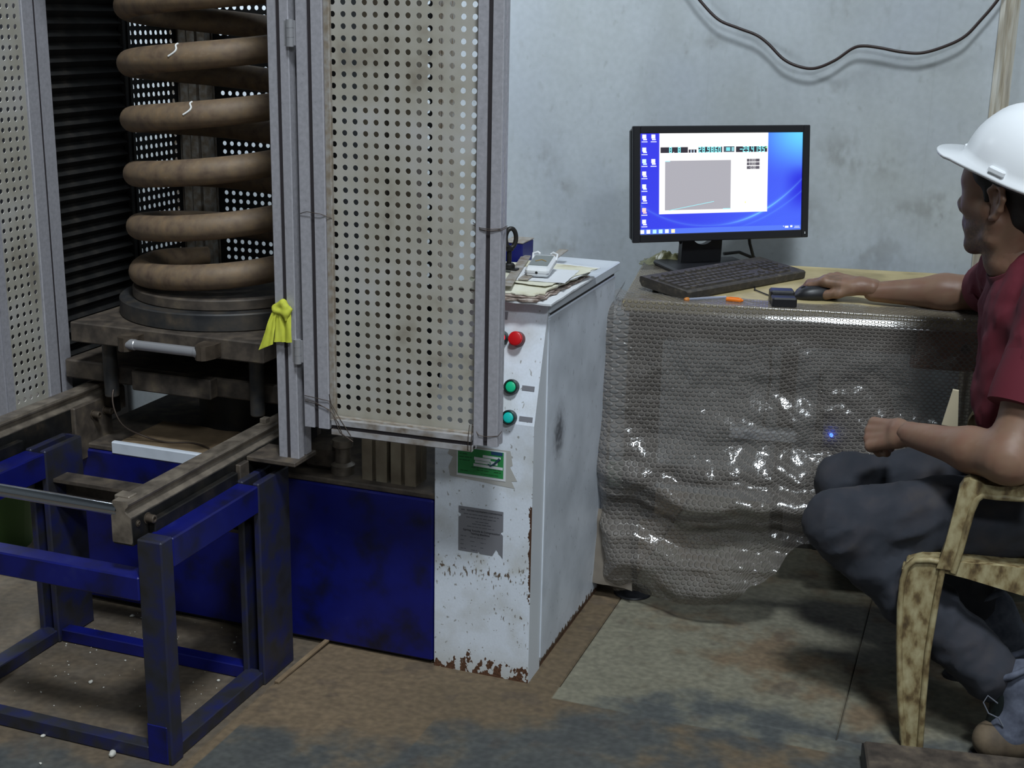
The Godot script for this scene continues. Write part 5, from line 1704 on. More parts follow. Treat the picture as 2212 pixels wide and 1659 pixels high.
# ---------------------------------------------------------------- the plastic armchair
func chair() -> void:
	var t := thing("armchair", "dirty cream plastic armchair under the seated man", "chair", Vector3(0.15, 0, -2.82))
	var o := Vector3(-0.15, 0, 2.82)
	var g := func(called: String, mesh: Mesh, m: Material = M.chair) -> void: put(called, mesh, m, t).position = o
	var leg := [Vector2(-0.066, 0.0), Vector2(-0.084, 0.11), Vector2(-0.096, 0.22), Vector2(-0.103, 0.31), Vector2(-0.103, 0.37), Vector2(-0.097, 0.40), Vector2(-0.082, 0.416), Vector2(-0.05, 0.421), Vector2(-0.022, 0.42), Vector2(-0.028, 0.33), Vector2(-0.033, 0.22), Vector2(-0.031, 0.11), Vector2(-0.027, 0.0)]
	for side in 2:
		var zc := -2.585 if side == 0 else -3.065
		var sg := 1.0 if side == 0 else -1.0
		var s := begin()
		var poly := PackedVector2Array(leg)
		prism(s, poly, zc - 0.004, zc + 0.004)
		var rib := func(pts: Array, r: float) -> void:
			var q := []
			for p in pts:
				q.append(Vector3(p.x, p.y, zc + sg * 0.004))
			tube(s, q, r, 8)
		rib.call([leg[0] + Vector2(0.004, 0.003), leg[1] + Vector2(0.004, 0), leg[2] + Vector2(0.004, 0), leg[3] + Vector2(0.004, 0), leg[4] + Vector2(0.004, -0.004), leg[5] + Vector2(0.004, -0.004), leg[6] + Vector2(0.003, -0.004), leg[7] + Vector2(0, -0.004), leg[8] + Vector2(-0.004, -0.004)], 0.0062)
		rib.call([leg[12] + Vector2(-0.004, 0.003), leg[11] + Vector2(-0.004, 0), leg[10] + Vector2(-0.004, 0), leg[9] + Vector2(-0.004, 0), leg[8] + Vector2(-0.004, -0.006)], 0.0066)
		# an inner web turns the leg into an angle
		box(s, Vector3(-0.085, 0.2, zc - sg * 0.022), Vector3(0.006, 0.38, 0.04), 0.002, Basis(Vector3.BACK, 0.08))
		g.call("front_leg", done(s))
		var b := begin()
		var arm := PackedVector2Array([Vector2(-0.038, 0.405), Vector2(-0.028, 0.45), Vector2(-0.016, 0.54), Vector2(-0.013, 0.572), Vector2(-0.006, 0.588), Vector2(0.004, 0.595), Vector2(0.018, 0.594), Vector2(0.033, 0.589), Vector2(0.06, 0.588), Vector2(0.12, 0.599), Vector2(0.30, 0.606), Vector2(0.44, 0.60), Vector2(0.47, 0.575), Vector2(0.45, 0.575), Vector2(0.30, 0.582), Vector2(0.12, 0.575), Vector2(0.05, 0.570), Vector2(0.027, 0.570), Vector2(0.017, 0.560), Vector2(0.010, 0.535), Vector2(-0.002, 0.45), Vector2(-0.010, 0.405)])
		prism(b, arm, zc - 0.024, zc + 0.012)
		var ap := []
		for p in arm.slice(0, 12):
			ap.append(Vector3(p.x + 0.004, p.y - 0.004, zc + sg * 0.010))
		tube(b, ap, 0.0065, 8)
		g.call("arm_rest", done(b))
		var r := begin()
		prism(r, PackedVector2Array([Vector2(-0.02, 0.42), Vector2(0.10, 0.428), Vector2(0.46, 0.43), Vector2(0.46, 0.345), Vector2(0.30, 0.352), Vector2(0.12, 0.373), Vector2(0.02, 0.39), Vector2(-0.025, 0.395)]), zc - 0.006, zc + 0.005)
		g.call("side_rail", done(r))
		var q := begin()
		prism(q, PackedVector2Array([Vector2(0.40, 0.42), Vector2(0.43, 0.22), Vector2(0.47, 0.0), Vector2(0.51, 0.0), Vector2(0.48, 0.22), Vector2(0.465, 0.43)]), zc - 0.004, zc + 0.004)
		box(q, Vector3(0.455, 0.2, zc - sg * 0.02), Vector3(0.006, 0.4, 0.036), 0.002, Basis(Vector3.BACK, 0.17))
		g.call("rear_leg", done(q))
	var seat := func(u: float, v: float) -> Vector3:
		return Vector3(lerpf(-0.095, 0.46, u), 0.418 - 0.016 * smooth(0.0, 0.4, u) * (1.0 - pow(absf(v * 2 - 1), 3.0)) - 0.02 * pow(1.0 - minf(u / 0.1, 1.0), 2.0), lerpf(-2.60, -3.05, v))
	g.call("seat", sheet(20, 16, seat, 0.006))
	g.call("front_apron", span(-0.097, -0.089, 0.35, 0.40, -3.05, -2.60, 0.003))
	var back := func(u: float, v: float) -> Vector3:
		return Vector3(0.455 + 0.10 * v + 0.02 * (1.0 - pow(absf(u * 2 - 1), 2.0)), lerpf(0.42, 0.84, v), lerpf(-2.59, -3.06, u))
	g.call("backrest", sheet(16, 14, back, 0.006))


# ---------------------------------------------------------------- the man
func person() -> void:
	var t := thing("person", "man in maroon polo shirt and white hard hat sitting at the desk", "person", Vector3(0.12, 0, -2.84))
	var o := Vector3(-0.12, 0, 2.84)
	var g := func(called: String, mesh: Mesh, m: Material, label := "", parent: Node3D = t) -> MeshInstance3D:
		var r := put(called, mesh, m, parent, label)
		r.position = o
		return r
	var hc := Vector3(0.022, 1.098, -2.862)
	var yaw := HEAD_YAW
	var F := Vector3(-cos(yaw), 0, -sin(yaw))
	var L := Vector3.UP.cross(F)
	var U := Vector3.UP
	var P := func(f: float, u: float, l: float) -> Vector3: return hc + F * f + U * u + L * l
	var head := []
	var bone := func(a: Array, b: Array, ra: float, rb: float) -> void: head.append([P.call(a[0], a[1], a[2]), P.call(b[0], b[1], b[2]), ra, rb])
	bone.call([-0.035, 0.035, 0], [0.03, 0.042, 0], 0.077, 0.068)
	bone.call([-0.055, 0.0, 0], [-0.03, -0.04, 0], 0.055, 0.048)
	for l in [-1.0, 1.0]:
		bone.call([0.055, 0.04, 0.018 * l], [0.05, 0.0, 0.024 * l], 0.036, 0.038)
		bone.call([0.066, -0.022, 0.034 * l], [0.02, -0.02, 0.052 * l], 0.019, 0.02)
		bone.call([0.0, -0.045, 0.050 * l], [0.005, -0.075, 0.046 * l], 0.018, 0.017)
		bone.call([0.005, -0.075, 0.046 * l], [0.066, -0.102, 0.014 * l], 0.017, 0.015)
		bone.call([0.03, -0.05, 0.032 * l], [0.055, -0.065, 0.022 * l], 0.026, 0.022)
		bone.call([0.086, 0.028, 0.012 * l], [0.076, 0.030, 0.040 * l], 0.010, 0.009)
		bone.call([0.099, -0.030, 0.010 * l], [0.093, -0.029, 0.013 * l], 0.0075, 0.006)
	bone.call([0.05, -0.04, 0], [0.056, -0.08, 0], 0.036, 0.027)
	bone.call([0.075, -0.104, 0], [0.07, -0.1, 0], 0.014, 0.016)
	bone.call([0.084, 0.018, 0], [0.108, -0.020, 0], 0.0085, 0.0105)
	bone.call([0.084, -0.054, -0.014], [0.084, -0.054, 0.014], 0.0072, 0.0072)
	bone.call([0.082, -0.066, -0.012], [0.082, -0.066, 0.012], 0.0076, 0.0076)
	bone.call([-0.02, -0.05, 0], [-0.01, -0.12, -0.002], 0.050, 0.052)
	var ears := []
	for l in [-1.0, 1.0]:
		var e := func(f: float, u: float, w: float) -> Vector3: return P.call(f, u, l * w)
		var rim := [e.call(0.0, 0.0, 0.071), e.call(0.004, 0.02, 0.075), e.call(-0.010, 0.033, 0.080), e.call(-0.027, 0.028, 0.085), e.call(-0.033, 0.008, 0.087), e.call(-0.027, -0.014, 0.083), e.call(-0.014, -0.030, 0.077), e.call(-0.004, -0.034, 0.073)]
		for i in rim.size() - 1:
			ears.append([rim[i], rim[i + 1], 0.0048, 0.0048 if i < 5 else 0.0062])
		ears.append([e.call(-0.012, 0.014, 0.070), e.call(-0.018, -0.012, 0.074), 0.009, 0.008])
		ears.append([e.call(-0.022, 0.018, 0.079), e.call(-0.020, -0.012, 0.078), 0.004, 0.004])
		ears.append([e.call(-0.008, 0.0, 0.064), e.call(-0.006, -0.02, 0.066), 0.009, 0.009])
	# arms, and the trunk and legs under the clothes
	var shR := Vector3(0.045, 0.925, -3.05)
	var elR := Vector3(-0.012, 0.817, -3.315)
	var wrR := Vector3(-0.266, 0.800, -3.302)
	var shL := Vector3(0.135, 0.92, -2.70)
	var elL := Vector3(0.068, 0.643, -2.578)
	var wrL := Vector3(-0.122, 0.622, -2.738)
	var chest := Vector3(0.105, 0.86, -2.87)
	var pel := Vector3(0.20, 0.50, -2.85)
	var hipL := Vector3(0.18, 0.485, -2.755)
	var hipR := Vector3(0.18, 0.485, -2.935)
	var knL := Vector3(-0.238, 0.425, -2.69)
	var knR := Vector3(-0.255, 0.42, -2.955)
	var anL := Vector3(0.135, 0.135, -2.63)
	var anR := Vector3(0.10, 0.13, -2.99)
	var mid := func(a: Vector3, b: Vector3, k: float) -> Vector3: return a.lerp(b, k)
	var body := [
		[P.call(-0.012, -0.10, 0), Vector3(0.078, 0.945, -2.868), 0.051, 0.060],
		[Vector3(0.078, 0.945, -2.868), chest, 0.06, 0.10], [chest, pel, 0.10, 0.11], [Vector3(0.08, 0.92, -2.95), shR, 0.06, 0.055], [Vector3(0.10, 0.92, -2.80), shL, 0.06, 0.055],
		[shR, mid.call(shR, elR, 0.5), 0.050, 0.046], [mid.call(shR, elR, 0.5), elR, 0.046, 0.040],
		[elR, mid.call(elR, wrR, 0.35), 0.040, 0.041], [mid.call(elR, wrR, 0.35), wrR, 0.041, 0.024],
		[shL, mid.call(shL, elL, 0.55), 0.052, 0.048], [mid.call(shL, elL, 0.55), elL, 0.048, 0.041], [elL + Vector3(0.014, -0.004, 0), elL, 0.036, 0.04],
		[elL, mid.call(elL, wrL, 0.35), 0.041, 0.041], [mid.call(elL, wrL, 0.35), wrL, 0.041, 0.026],
		[pel, hipL, 0.10, 0.07], [pel, hipR, 0.10, 0.07], [hipL, knL, 0.07, 0.05], [hipR, knR, 0.07, 0.05], [knL, anL, 0.048, 0.034], [knR, anR, 0.048, 0.034], [anL, Vector3(0.11, 0.05, -2.605), 0.034, 0.03], [anR, Vector3(0.04, 0.05, -2.98), 0.034, 0.03]]
	var xr := Vector3(-0.965, 0.06, -0.20).normalized()
	var yr := (Vector3(0.05, 1, 0.12) - xr * xr.dot(Vector3(0.05, 1, 0.12))).normalized()
	var hr := hand(Transform3D(Basis(xr, yr, xr.cross(yr)), wrR + xr * 0.028 + Vector3(0, 0.010, 0)), -1.0, [[24, 26, 18], [22, 28, 18], [26, 28, 20], [30, 30, 22]], [Vector3(0.030, -0.014, 0.014), Vector3(0.030, -0.010, 0.002), Vector3(0.022, -0.004, -0.004)], 1.0, 0.95)
	var xl := Vector3(-0.74, -0.30, -0.60).normalized()
	var y0 := Vector3(-0.12, 0.60, 0.79)
	var yl := (y0 - xl * xl.dot(y0)).normalized()
	var hl := hand(Transform3D(Basis(xl, yl, xl.cross(yl)), wrL + xl * 0.024), 1.0, [[68, 88, 58], [74, 92, 60], [78, 92, 60], [80, 92, 60]], [Vector3(0.030, -0.014, 0.010), Vector3(0.022, -0.022, -0.014), Vector3(0.012, -0.010, -0.020)], 0.3, 0.95)
	var base := hexs("836552").srgb_to_linear()
	var red := hexs("7d5646").srgb_to_linear()
	var pale := hexs("9a8069").srgb_to_linear()
	var stub := hexs("57493f").srgb_to_linear()
	var nz := fract_noise(301, 18.0, 3)
	var fine := fract_noise(302, 160.0, 2)
	var colour := func(v: Vector3, _n: Vector3) -> Color:
		var c := base.lerp(red, clampf(nz.get_noise_3dv(v) * 0.7 + 0.15, 0, 0.5)).lerp(pale, clampf(nz.get_noise_3dv(v + Vector3(5, 0, 0)) * 0.6, 0, 0.35))
		var d := v - hc
		var f := d.dot(F)
		var u := d.y
		if absf(d.dot(L)) < 0.1 and u > -0.16 and u < 0.14:
			var beard := smooth(-0.03, -0.055, u + 0.25 * (0.02 - f) * 0.6) * smooth(-0.02, 0.02, f)
			c = c.lerp(stub, beard * clampf(0.55 + fine.get_noise_3dv(v) * 0.8, 0, 0.8))
		if v.y < 0.83 and v.z < -3.2 and v.x < -0.34:
			c = c.lerp(hexs("5d4838").srgb_to_linear(), clampf(0.35 + nz.get_noise_3dv(v * 2.0), 0, 0.6))
		if v.y < 0.27:
			c = hexs("15161a").srgb_to_linear()
		return c
	g.call("body", bodymesh([[body, 0.011, 0.010], [head, 0.0038, 0.007], [ears, 0.0024, 0.0028], [hr, 0.003, 0.0034], [hl, 0.003, 0.0034]], colour), M.skin)
	for l in [-1.0, 1.0]:
		var ey := SphereMesh.new()
		ey.radius = 0.0115
		ey.height = 0.023
		ey.radial_segments = 20
		ey.rings = 12
		var q := put("eye", ey, M.eye, t)
		q.position = P.call(0.077, 0.010, 0.030 * l) + o
		put("pupil", lathem([Vector2(0, 0), Vector2(0.0048, 0.0), Vector2(0.0048, 0.0006), Vector2(0, 0.001)], 14, Transform3D(Basis(Vector3.UP.cross(F).normalized(), F, Vector3.UP.cross(F).cross(F).normalized()).orthonormalized(), F * 0.0108)), M.black, q)
	# hair under the hat, down to the nape and in front of the ear
	var hair := []
	var hb := func(a: Array, b: Array, ra: float, rb: float) -> void: hair.append([P.call(a[0], a[1], a[2]), P.call(b[0], b[1], b[2]), ra, rb])
	hb.call([-0.040, 0.038, 0], [0.026, 0.050, 0], 0.079, 0.069)
	hb.call([-0.064, 0.0, 0], [-0.048, -0.045, 0], 0.053, 0.043)
	for l in [-1.0, 1.0]:
		hb.call([0.020, 0.032, 0.058 * l], [0.014, 0.0, 0.066 * l], 0.010, 0.006)
		hb.call([0.07, 0.062, 0.02 * l], [0.03, 0.045, 0.05 * l], 0.022, 0.022)
		hb.call([0.0875, 0.0325, 0.014 * l], [0.079, 0.036, 0.040 * l], 0.0105, 0.0085)
		hb.call([-0.05, 0.01, 0.045 * l], [-0.05, -0.03, 0.035 * l], 0.028, 0.024)
	g.call("hair", bodymesh([[hair, 0.004, 0.004]]), M.hair)
	# shirt
	var fold := fract_noise(310, 9.0, 3)
	var crease := func(w: Vector3) -> Vector3:
		var q := Vector3(w.x * 1.3 + w.y * 0.8, w.y * 0.8 - w.x, w.z * 1.2)
		return w + Vector3(fold.get_noise_3dv(q), fold.get_noise_3dv(q + Vector3(7, 0, 0)), fold.get_noise_3dv(q + Vector3(0, 7, 0))) * 0.010
	var shirt := [
		[chest + Vector3(-0.005, 0, 0.055), Vector3(0.115, 0.70, -2.80), 0.108, 0.115], [chest + Vector3(-0.012, 0, -0.065), Vector3(0.115, 0.70, -2.91), 0.108, 0.115],
		[Vector3(0.115, 0.70, -2.80), Vector3(0.17, 0.53, -2.79), 0.115, 0.115], [Vector3(0.115, 0.70, -2.91), Vector3(0.17, 0.53, -2.91), 0.115, 0.115],
		[Vector3(0.085, 0.935, -2.925), shR, 0.062, 0.063], [Vector3(0.10, 0.935, -2.815), shL, 0.062, 0.064], [Vector3(0.085, 0.945, -2.90), Vector3(0.095, 0.945, -2.84), 0.062, 0.062],
		[shR, shR.lerp(elR, 0.62), 0.064, 0.060], [shL, shL.lerp(elL, 0.42), 0.067, 0.070]]
	g.call("polo_shirt", bodymesh([[shirt, 0.010, 0.014, crease]]), M.shirt)
	var a0 := shL.lerp(elL, 0.36)
	var a1 := shL.lerp(elL, 0.68)
	g.call("sleeve", tubem([a0, shL.lerp(elL, 0.5), shL.lerp(elL, 0.6), a1], [0.071, 0.0745, 0.075, 0.073], 32), M.shirt, "loose short sleeve")
	g.call("sleeve", tubem([shR.lerp(elR, 0.5), shR.lerp(elR, 0.78)], [0.062, 0.064], 28), M.shirt)
	var nk := P.call(-0.012, -0.10, 0) as Vector3
	var nd: Vector3 = (nk - Vector3(0.085, 0.935, -2.868)).normalized()
	var nside := nd.cross(F).normalized()
	var nt := Transform3D(Basis(nd.cross(nside).normalized(), nd, -nside).orthonormalized(), Vector3(0.074, 0.945, -2.867))
	g.call("collar", lathem([Vector2(0.066, 0.05), Vector2(0.063, 0.048), Vector2(0.071, 0.0), Vector2(0.086, -0.018), Vector2(0.091, -0.018), Vector2(0.077, 0.012), Vector2(0.069, 0.049), Vector2(0.066, 0.05)], 40, nt, true), M.shirt_dark, "darker maroon collar")
	var fl := begin()
	loft(fl, [[Vector3(-0.062, 0.64, -2.77), Vector3(-0.030, 0.64, -2.762), Vector3(-0.030, 0.64, -2.775), Vector3(-0.062, 0.64, -2.78)], [Vector3(-0.048, 0.715, -2.772), Vector3(-0.036, 0.715, -2.766), Vector3(-0.036, 0.715, -2.778), Vector3(-0.048, 0.715, -2.782)]], false)
	g.call("shirt_tail", done(fl), M.undershirt, "pale cloth showing below the shirt front")
	# trousers
	var tr := [[Vector3(0.19, 0.52, -2.80), Vector3(0.19, 0.52, -2.90), 0.115, 0.115], [hipL, hipL.lerp(knL, 0.55), 0.088, 0.086], [hipL.lerp(knL, 0.55), knL, 0.086, 0.070], [knL, knL.lerp(anL, 0.45), 0.070, 0.066], [knL.lerp(anL, 0.45), knL.lerp(anL, 0.86), 0.066, 0.062],
		[hipR, hipR.lerp(knR, 0.55), 0.086, 0.084], [hipR.lerp(knR, 0.55), knR, 0.084, 0.068], [knR, knR.lerp(anR, 0.45), 0.068, 0.062], [knR.lerp(anR, 0.45), knR.lerp(anR, 0.86), 0.062, 0.058]]
	var fo := fract_noise(320, 5.0, 1)
	var jean := func(w: Vector3) -> Vector3:
		var best := INF
		var out := Vector3.ZERO
		var along := 0.0
		for bn in tr:
			var ab: Vector3 = bn[1] - bn[0]
			var k := clampf((w - bn[0]).dot(ab) / maxf(ab.length_squared(), 1e-6), 0.0, 1.0)
			var dv: Vector3 = w - bn[0] - ab * k
			if dv.length() - lerpf(bn[2], bn[3], k) < best:
				best = dv.length() - lerpf(bn[2], bn[3], k)
				out = dv.normalized()
		var q := Vector3(w.x * 0.9 + w.y * 1.1, w.y * 1.9 - w.x * 1.5, w.z * 0.9)
		var ridge := 1.0 - 2.0 * absf(fo.get_noise_3dv(q))
		var ridge2 := 1.0 - 2.0 * absf(fo.get_noise_3dv(q * 2.1 + Vector3(4, 0, 0)))
		var knee := exp(-w.distance_squared_to(Vector3(-0.13, 0.36, w.z)) / 0.016)
		return w + out * ((ridge - 0.6) * (0.004 + 0.009 * knee) + (ridge2 - 0.6) * 0.002)
	g.call("trousers", bodymesh([[tr, 0.009, 0.012, jean]]), M.jeans)
	# boots
	for k in 2:
		var an := anL if k == 0 else anR
		var d := Vector3(0, 0, 0) if k == 0 else anR - anL + Vector3(-0.03, 0, 0)
		var bt := Node3D.new()
		bt.name = "boot" if k == 0 else "boot_001"
		t.add_child(bt)
		bt.position = o + d
		var bo := [[Vector3(0.150, 0.165, -2.628), Vector3(0.165, 0.12, -2.628), 0.050, 0.052], [Vector3(0.165, 0.12, -2.628), Vector3(0.21, 0.07, -2.64), 0.050, 0.040], [Vector3(0.165, 0.11, -2.625), Vector3(0.135, 0.068, -2.61), 0.046, 0.046]]
		var tc := [[Vector3(0.140, 0.058, -2.612), Vector3(0.105, 0.047, -2.596), 0.043, 0.040], [Vector3(0.20, 0.052, -2.636), Vector3(0.14, 0.05, -2.612), 0.034, 0.04]]
		put("upper", bodymesh([[bo, 0.006, 0.008]]), M.sock, bt)
		put("toe_cap", bodymesh([[tc, 0.005, 0.007]]), M.boot, bt, "dusty brown toe cap")
		put("collar_rim", tubem([Vector3(0.098, 0.175, -2.60), Vector3(0.125, 0.20, -2.582), Vector3(0.16, 0.222, -2.592), Vector3(0.178, 0.235, -2.63), Vector3(0.16, 0.222, -2.672), Vector3(0.125, 0.20, -2.676), Vector3(0.098, 0.175, -2.655)], 0.007, 10, true), M.sock, bt)
		var so := begin()
		var ring0 := []
		var ring1 := []
		for i in 28:
			var q := TAU * i / 28
			var p := Vector3(0.158 + 0.098 * cos(q), 0, -2.618 - (0.158 + 0.098 * cos(q) - 0.158) * 0.42 - 0.042 * sin(q) * (1.0 - 0.15 * cos(q)))
			ring0.append(p + Vector3(0, 0.001, 0))
			ring1.append(p + Vector3(0, 0.016, 0))
		loft(so, [ring0, ring1], false)
		put("sole", done(so), M.dark_plastic, bt)
		put("lace", tubem([Vector3(0.105, 0.135, -2.585), Vector3(0.085, 0.15, -2.58), Vector3(0.078, 0.135, -2.578), Vector3(0.09, 0.115, -2.575), Vector3(0.11, 0.11, -2.572), Vector3(0.12, 0.095, -2.570)], 0.0016, 6), flat(hexs("5d6068"), 0.8), bt)
	# hard hat
	var hh := Node3D.new()
	hh.name = "hard_hat"
	t.add_child(hh)
	hh.set_meta("label", "white hard hat tipped back")
	var side := L
	var tilt := Basis(side, HAT_TILT)
	var hf := tilt * F
	var hu := tilt * U
	var at: Vector3 = P.call(-0.022, 0.052, 0) + o
	var HP := func(f: float, u: float, l: float) -> Vector3: return at + hf * f + hu * u + side * l
	var n := 64
	var ringf := func(a: float, b: float, y: float, brim: float, drop: float) -> Array:
		var r := []
		for i in n:
			var th := TAU * i / n
			var c := cos(th)
			var s := sin(th)
			var ext := brim * (0.012 + 0.050 * pow(maxf(0.0, c), 2.2))
			var k := 1.0 + 0.03 * maxf(0.0, -c)
			var l := (b + ext * (0.7 if absf(s) > 0.7 else 1.0)) * s
			var yy := y - drop * (0.006 + 0.012 * pow(maxf(0.0, c), 2.0))
			if y > 0.06:
				yy += 0.006 * exp(-pow(l / 0.016, 2)) * smooth(0.06, 0.1, y)
			r.append(HP.call((a * k + ext) * c, yy, l))
		return r
	var rings := []
	for i in range(10, -1, -1):
		var e := PI / 2 * i / 10.0
		rings.append(ringf.call(0.126 * maxf(cos(e), 0.02), 0.102 * maxf(cos(e), 0.02), -0.002 + 0.118 * sin(e), 0.0, 0.0))
	rings.append(ringf.call(0.128, 0.104, -0.004, 0.96, 1.0))
	rings.append(ringf.call(0.129, 0.105, 0.0, 1.0, 1.0))
	rings.append(ringf.call(0.129, 0.105, 0.003, 0.97, 1.0))
	rings.append(ringf.call(0.131, 0.107, 0.004, 0.06, 0.3))
	for i in range(1, 15):
		var e := PI / 2 * i / 14.0
		rings.append(ringf.call(0.130 * maxf(pow(cos(e), 0.9), 0.015), 0.106 * maxf(pow(cos(e), 0.9), 0.015), 0.004 + 0.126 * sin(e), 0.0, 0.0))
	var hs := begin()
	loft(hs, rings, true, true)
	put("shell", done(hs), M.helmet, hh)
	for l in [1.0, -1.0]:
		put("slot_lug", boxm(HP.call(0.0, 0.010, l * 0.108), Vector3(0.036, 0.013, 0.010), 0.003, Basis(hf, hu, hf.cross(hu)).orthonormalized()), M.helmet, hh)
		put("front_lug", boxm(HP.call(0.112, 0.012, l * 0.045), Vector3(0.014, 0.012, 0.016), 0.003, Basis(hf, hu, hf.cross(hu)).orthonormalized()), M.helmet, hh)
	put("harness", tubem([HP.call(0.105, -0.006, 0.0), HP.call(0.07, -0.010, 0.072), HP.call(0.0, -0.014, 0.088), HP.call(-0.075, -0.02, 0.06), HP.call(-0.10, -0.022, 0.0), HP.call(-0.075, -0.02, -0.06), HP.call(0.0, -0.014, -0.088), HP.call(0.07, -0.010, -0.072)], 0.007, 8, true), M.helmet_inside, hh)


const HEAD_YAW := 0.54
const HAT_TILT := -0.30


# ---------------------------------------------------------------- small things
func curve(pts: Array, n := 8) -> Array:   # a smooth line through the points
	var c := Curve3D.new()
	for i in pts.size():
		var a: Vector3 = pts[maxi(i - 1, 0)]
		var b: Vector3 = pts[mini(i + 1, pts.size() - 1)]
		var k := (b - a) / 6.0
		c.add_point(pts[i], -k, k)
	var out := []
	for i in pts.size() - 1:
		for j in n:
			out.append(c.sample(i, float(j) / n))
	out.append(pts[-1])
	return out


func small_things() -> void:
	var wz := -3.868
	var w := put("wall_cable", tubem(curve([Vector3(-0.98, 1.62, wz + 0.01), Vector3(-0.900, 1.53, wz), Vector3(-0.856, 1.479, wz), Vector3(-0.80, 1.428, wz), Vector3(-0.74, 1.405, wz), Vector3(-0.69, 1.388, wz), Vector3(-0.655, 1.365, wz), Vector3(-0.61, 1.325, wz), Vector3(-0.565, 1.306, wz), Vector3(-0.52, 1.303, wz), Vector3(-0.47, 1.325, wz), Vector3(-0.425, 1.358, wz), Vector3(-0.395, 1.366, wz), Vector3(-0.35, 1.362, wz), Vector3(-0.295, 1.353, wz), Vector3(-0.24, 1.352, wz), Vector3(-0.18, 1.372, wz), Vector3(-0.135, 1.398, wz), Vector3(-0.10, 1.44, wz), Vector3(-0.063, 1.492, wz), Vector3(0.0, 1.60, wz)]), 0.0042, 8), M.cord)
	tag(w, "thin dark sagging cable strung along the wall above the monitor", "cable")
	var th := put("thin_cable", tubem(curve([Vector3(-1.946, 0.565, -2.61), Vector3(-1.943, 0.548, -2.575), Vector3(-1.934, 0.51, -2.56), Vector3(-1.912, 0.467, -2.562), Vector3(-1.875, 0.436, -2.59), Vector3(-1.82, 0.4245, -2.60), Vector3(-1.76, 0.4245, -2.62), Vector3(-1.70, 0.4245, -2.60)]), 0.0022, 6), M.wire)
	tag(th, "thin brown wire hanging from the lower beam onto the tray", "wire")
	# knotted yellow cloth on the guard post
	var y := thing("yellow_rag", "bright yellow cloth strip knotted on the guard post", "rag", Vector3(-1.377, 0.80, -2.402))
	put("knot", bodymesh([[[[Vector3(-0.017, 0.036, 0.003), Vector3(0.004, 0.048, 0.005), 0.006, 0.006], [Vector3(0.004, 0.048, 0.005), Vector3(0.012, 0.040, 0.006), 0.006, 0.005], [Vector3(-0.014, 0.030, 0.006), Vector3(0.012, 0.026, 0.006), 0.007, 0.006], [Vector3(0.012, 0.026, 0.006), Vector3(0.020, 0.034, 0.003), 0.005, 0.004], [Vector3(0.008, 0.038, 0.006), Vector3(0.012, 0.012, 0.009), 0.005, 0.003]], 0.0025, 0.003]]), M.yellow, y)
	var nz := fract_noise(401, 26.0, 2)
	put("tail", sheet(12, 18, func(u: float, v: float) -> Vector3: return Vector3(lerpf(lerpf(-0.018, -0.016, v), lerpf(0.025, 0.019, v), u), lerpf(-0.037, 0.038, v) + 0.003 * u, 0.004 + 0.006 * (1.0 - v) + 0.006 * nz.get_noise_2d(u * 0.12, v * 0.02)), 0.0008), M.yellow, y)
	put("tail", sheet(8, 16, func(u: float, v: float) -> Vector3: return Vector3(lerpf(lerpf(-0.050, -0.018, v), lerpf(-0.015, -0.010, v), u), lerpf(lerpf(-0.056, -0.040, u), 0.036, v), 0.008 + 0.010 * (1.0 - v) + 0.004 * nz.get_noise_2d(u * 0.09 + 3.0, v * 0.05)), 0.0008), M.yellow, y)
	# heavy steel bar lying in the foreground
	var b := thing("steel_bar", "heavy brown rusty square bar lying before the chair", "bar", Vector3(0.10, 0, -2.475), Basis(Vector3.UP, -0.165 + 0.34))
	b.rotation.y = 0.172
	put("bar", boxm(Vector3(0.08, 0.0245, 0.0), Vector3(0.62, 0.043, 0.13), 0.004), M.dusty_steel, b)
	put("end_cut", boxm(Vector3(-0.2315, 0.0245, 0.0), Vector3(0.004, 0.036, 0.122), 0.001), M.dark_steel, b)
	# a thin lath along the edge of the boards
	var l := thing("wooden_lath", "thin brown lath lying from the blue stand to the tank foot", "lath", Vector3(-1.371, 0.003, -2.457), Basis(Vector3.UP, -0.06))
	put("lath", boxm(Vector3(0, 0.007, 0), Vector3(0.011, 0.006, 0.25), 0.001, Basis(Vector3.RIGHT, 0.03)), M.wood, l)
	# black round foot disc at the end of the desk
	var d := thing("floor_stand", "black round base plate on the floor below the wrap corner", "stand", Vector3(-0.777, 0.003, -3.10))
	put("disc", lathem([Vector2(0, 0), Vector2(0.047, 0), Vector2(0.049, 0.002), Vector2(0.047, 0.006), Vector2(0.018, 0.010), Vector2(0, 0.010)], 36), M.dark_plastic, d)
	put("stem", lathem([Vector2(0.012, 0.009), Vector2(0.012, 0.06), Vector2(0, 0.06)], 18), M.dark_plastic, d)
	var gc := put("green_card", boxm(Vector3.ZERO, Vector3(0.06, 0.07, 0.002), 0.0005), flat(hexs("b9c9b4"), 0.8))
	gc.transform = Transform3D(Basis(Vector3.UP, 0.3), Vector3(-0.895, 0.245, -3.30))
	tag(gc, "pale green card wedged between the cabinet and the wrap", "card")
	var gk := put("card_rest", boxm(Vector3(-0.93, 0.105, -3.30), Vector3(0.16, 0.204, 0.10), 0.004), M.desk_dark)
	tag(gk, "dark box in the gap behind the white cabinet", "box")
	var gb := thing("green_bin", "green bin far behind the blue stand beside the machine", "bin", Vector3(-2.50, 0, -2.75))
	put("bin_body", lathem([Vector2(0, 0), Vector2(0.10, 0), Vector2(0.13, 0.30), Vector2(0.137, 0.30), Vector2(0.137, 0.315), Vector2(0.125, 0.315), Vector2(0.095, 0.01), Vector2(0, 0.01)], 30), flat(hexs("4b6b34"), 0.6), gb)
	var lk := thing("locker", "tall dark locker against the wall behind the guard panels", "locker", Vector3(-3.25, 0, -3.66))
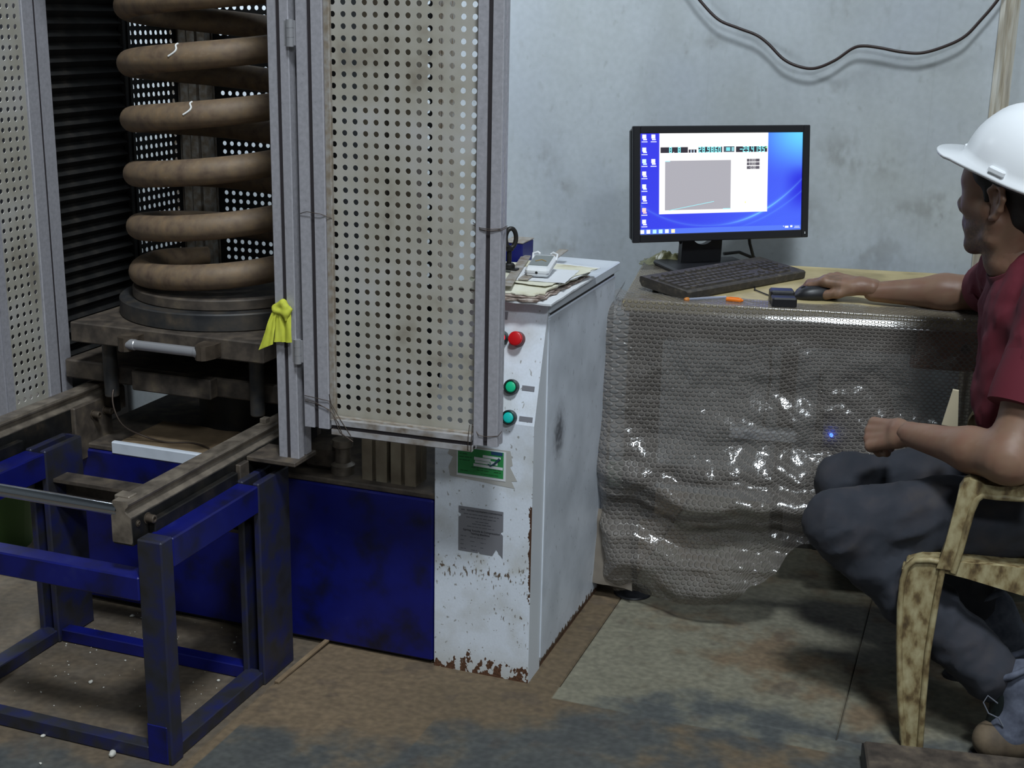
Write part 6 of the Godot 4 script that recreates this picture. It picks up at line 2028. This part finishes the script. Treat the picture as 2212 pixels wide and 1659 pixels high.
	put("carcass", boxm(Vector3(0, 1.0, 0), Vector3(0.8, 2.0, 0.40), 0.004), M.desk_dark, lk)
	for x in [-0.2, 0.2]:
		put("door", boxm(Vector3(x, 1.0, 0.203), Vector3(0.385, 1.94, 0.006), 0.002), M.dark_plastic, lk)
	# crumbs of plaster under the stand
	var where := [Vector2(-1.662, -2.388), Vector2(-1.874, -2.50), Vector2(-1.644, -1.878), Vector2(-1.531, -1.955), Vector2(-1.839, -2.381), Vector2(-1.759, -2.188), Vector2(-1.505, -2.300), Vector2(-1.571, -2.471), Vector2(-1.704, -1.962), Vector2(-1.62, -2.29), Vector2(-1.75, -2.30), Vector2(-1.46, -2.40)]
	var r2 := RandomNumberGenerator.new()
	r2.seed = 77
	var lump := func(r: float) -> ArrayMesh:
		var c := []
		for i in 3:
			var p := Vector3(r2.randf_range(-0.5, 0.5), 0.45 + r2.randf_range(-0.1, 0.2), r2.randf_range(-0.5, 0.5)) * r
			c.append([p, p + Vector3(r2.randf_range(-0.5, 0.5), 0, r2.randf_range(-0.5, 0.5)) * r, r * 0.5, r * 0.35])
		return bodymesh([[c, r * 0.3, r * 0.2]])
	for i in where.size():
		var big: float = [0.005, 0.0055, 0.0035, 0.011, 0.0045, 0.006, 0.0045, 0.004, 0.0055, 0.004, 0.0035, 0.004][i]
		var c := put("crumb", lump.call(big), M.crumb)
		c.position = Vector3(where[i].x, 0.0005, where[i].y)
		tag(c, "small white crumb of plaster on the floor by the blue stand", "crumb", "white crumbs under the blue stand")
	var mm := MultiMesh.new()
	mm.transform_format = MultiMesh.TRANSFORM_3D
	mm.mesh = lump.call(0.0022)
	mm.instance_count = 90
	for i in 90:
		var x := r2.randf_range(-1.93, -1.42)
		var z := -2.3 + r2.randfn(0.0, 0.13)
		var k := r2.randf_range(0.4, 1.1)
		mm.set_instance_transform(i, Transform3D(Basis(Vector3.UP, r2.randf() * TAU).scaled(Vector3.ONE * k), Vector3(x, 0.0002, clampf(z, -2.53, -1.95))))
	var mi := MultiMeshInstance3D.new()
	mi.name = "grit"
	mi.multimesh = mm
	mi.material_override = M.crumb
	mi.set_meta("kind", "stuff")
	add_child(mi)
	tag(mi, "fine white grit scattered over the floor under the blue stand", "grit")
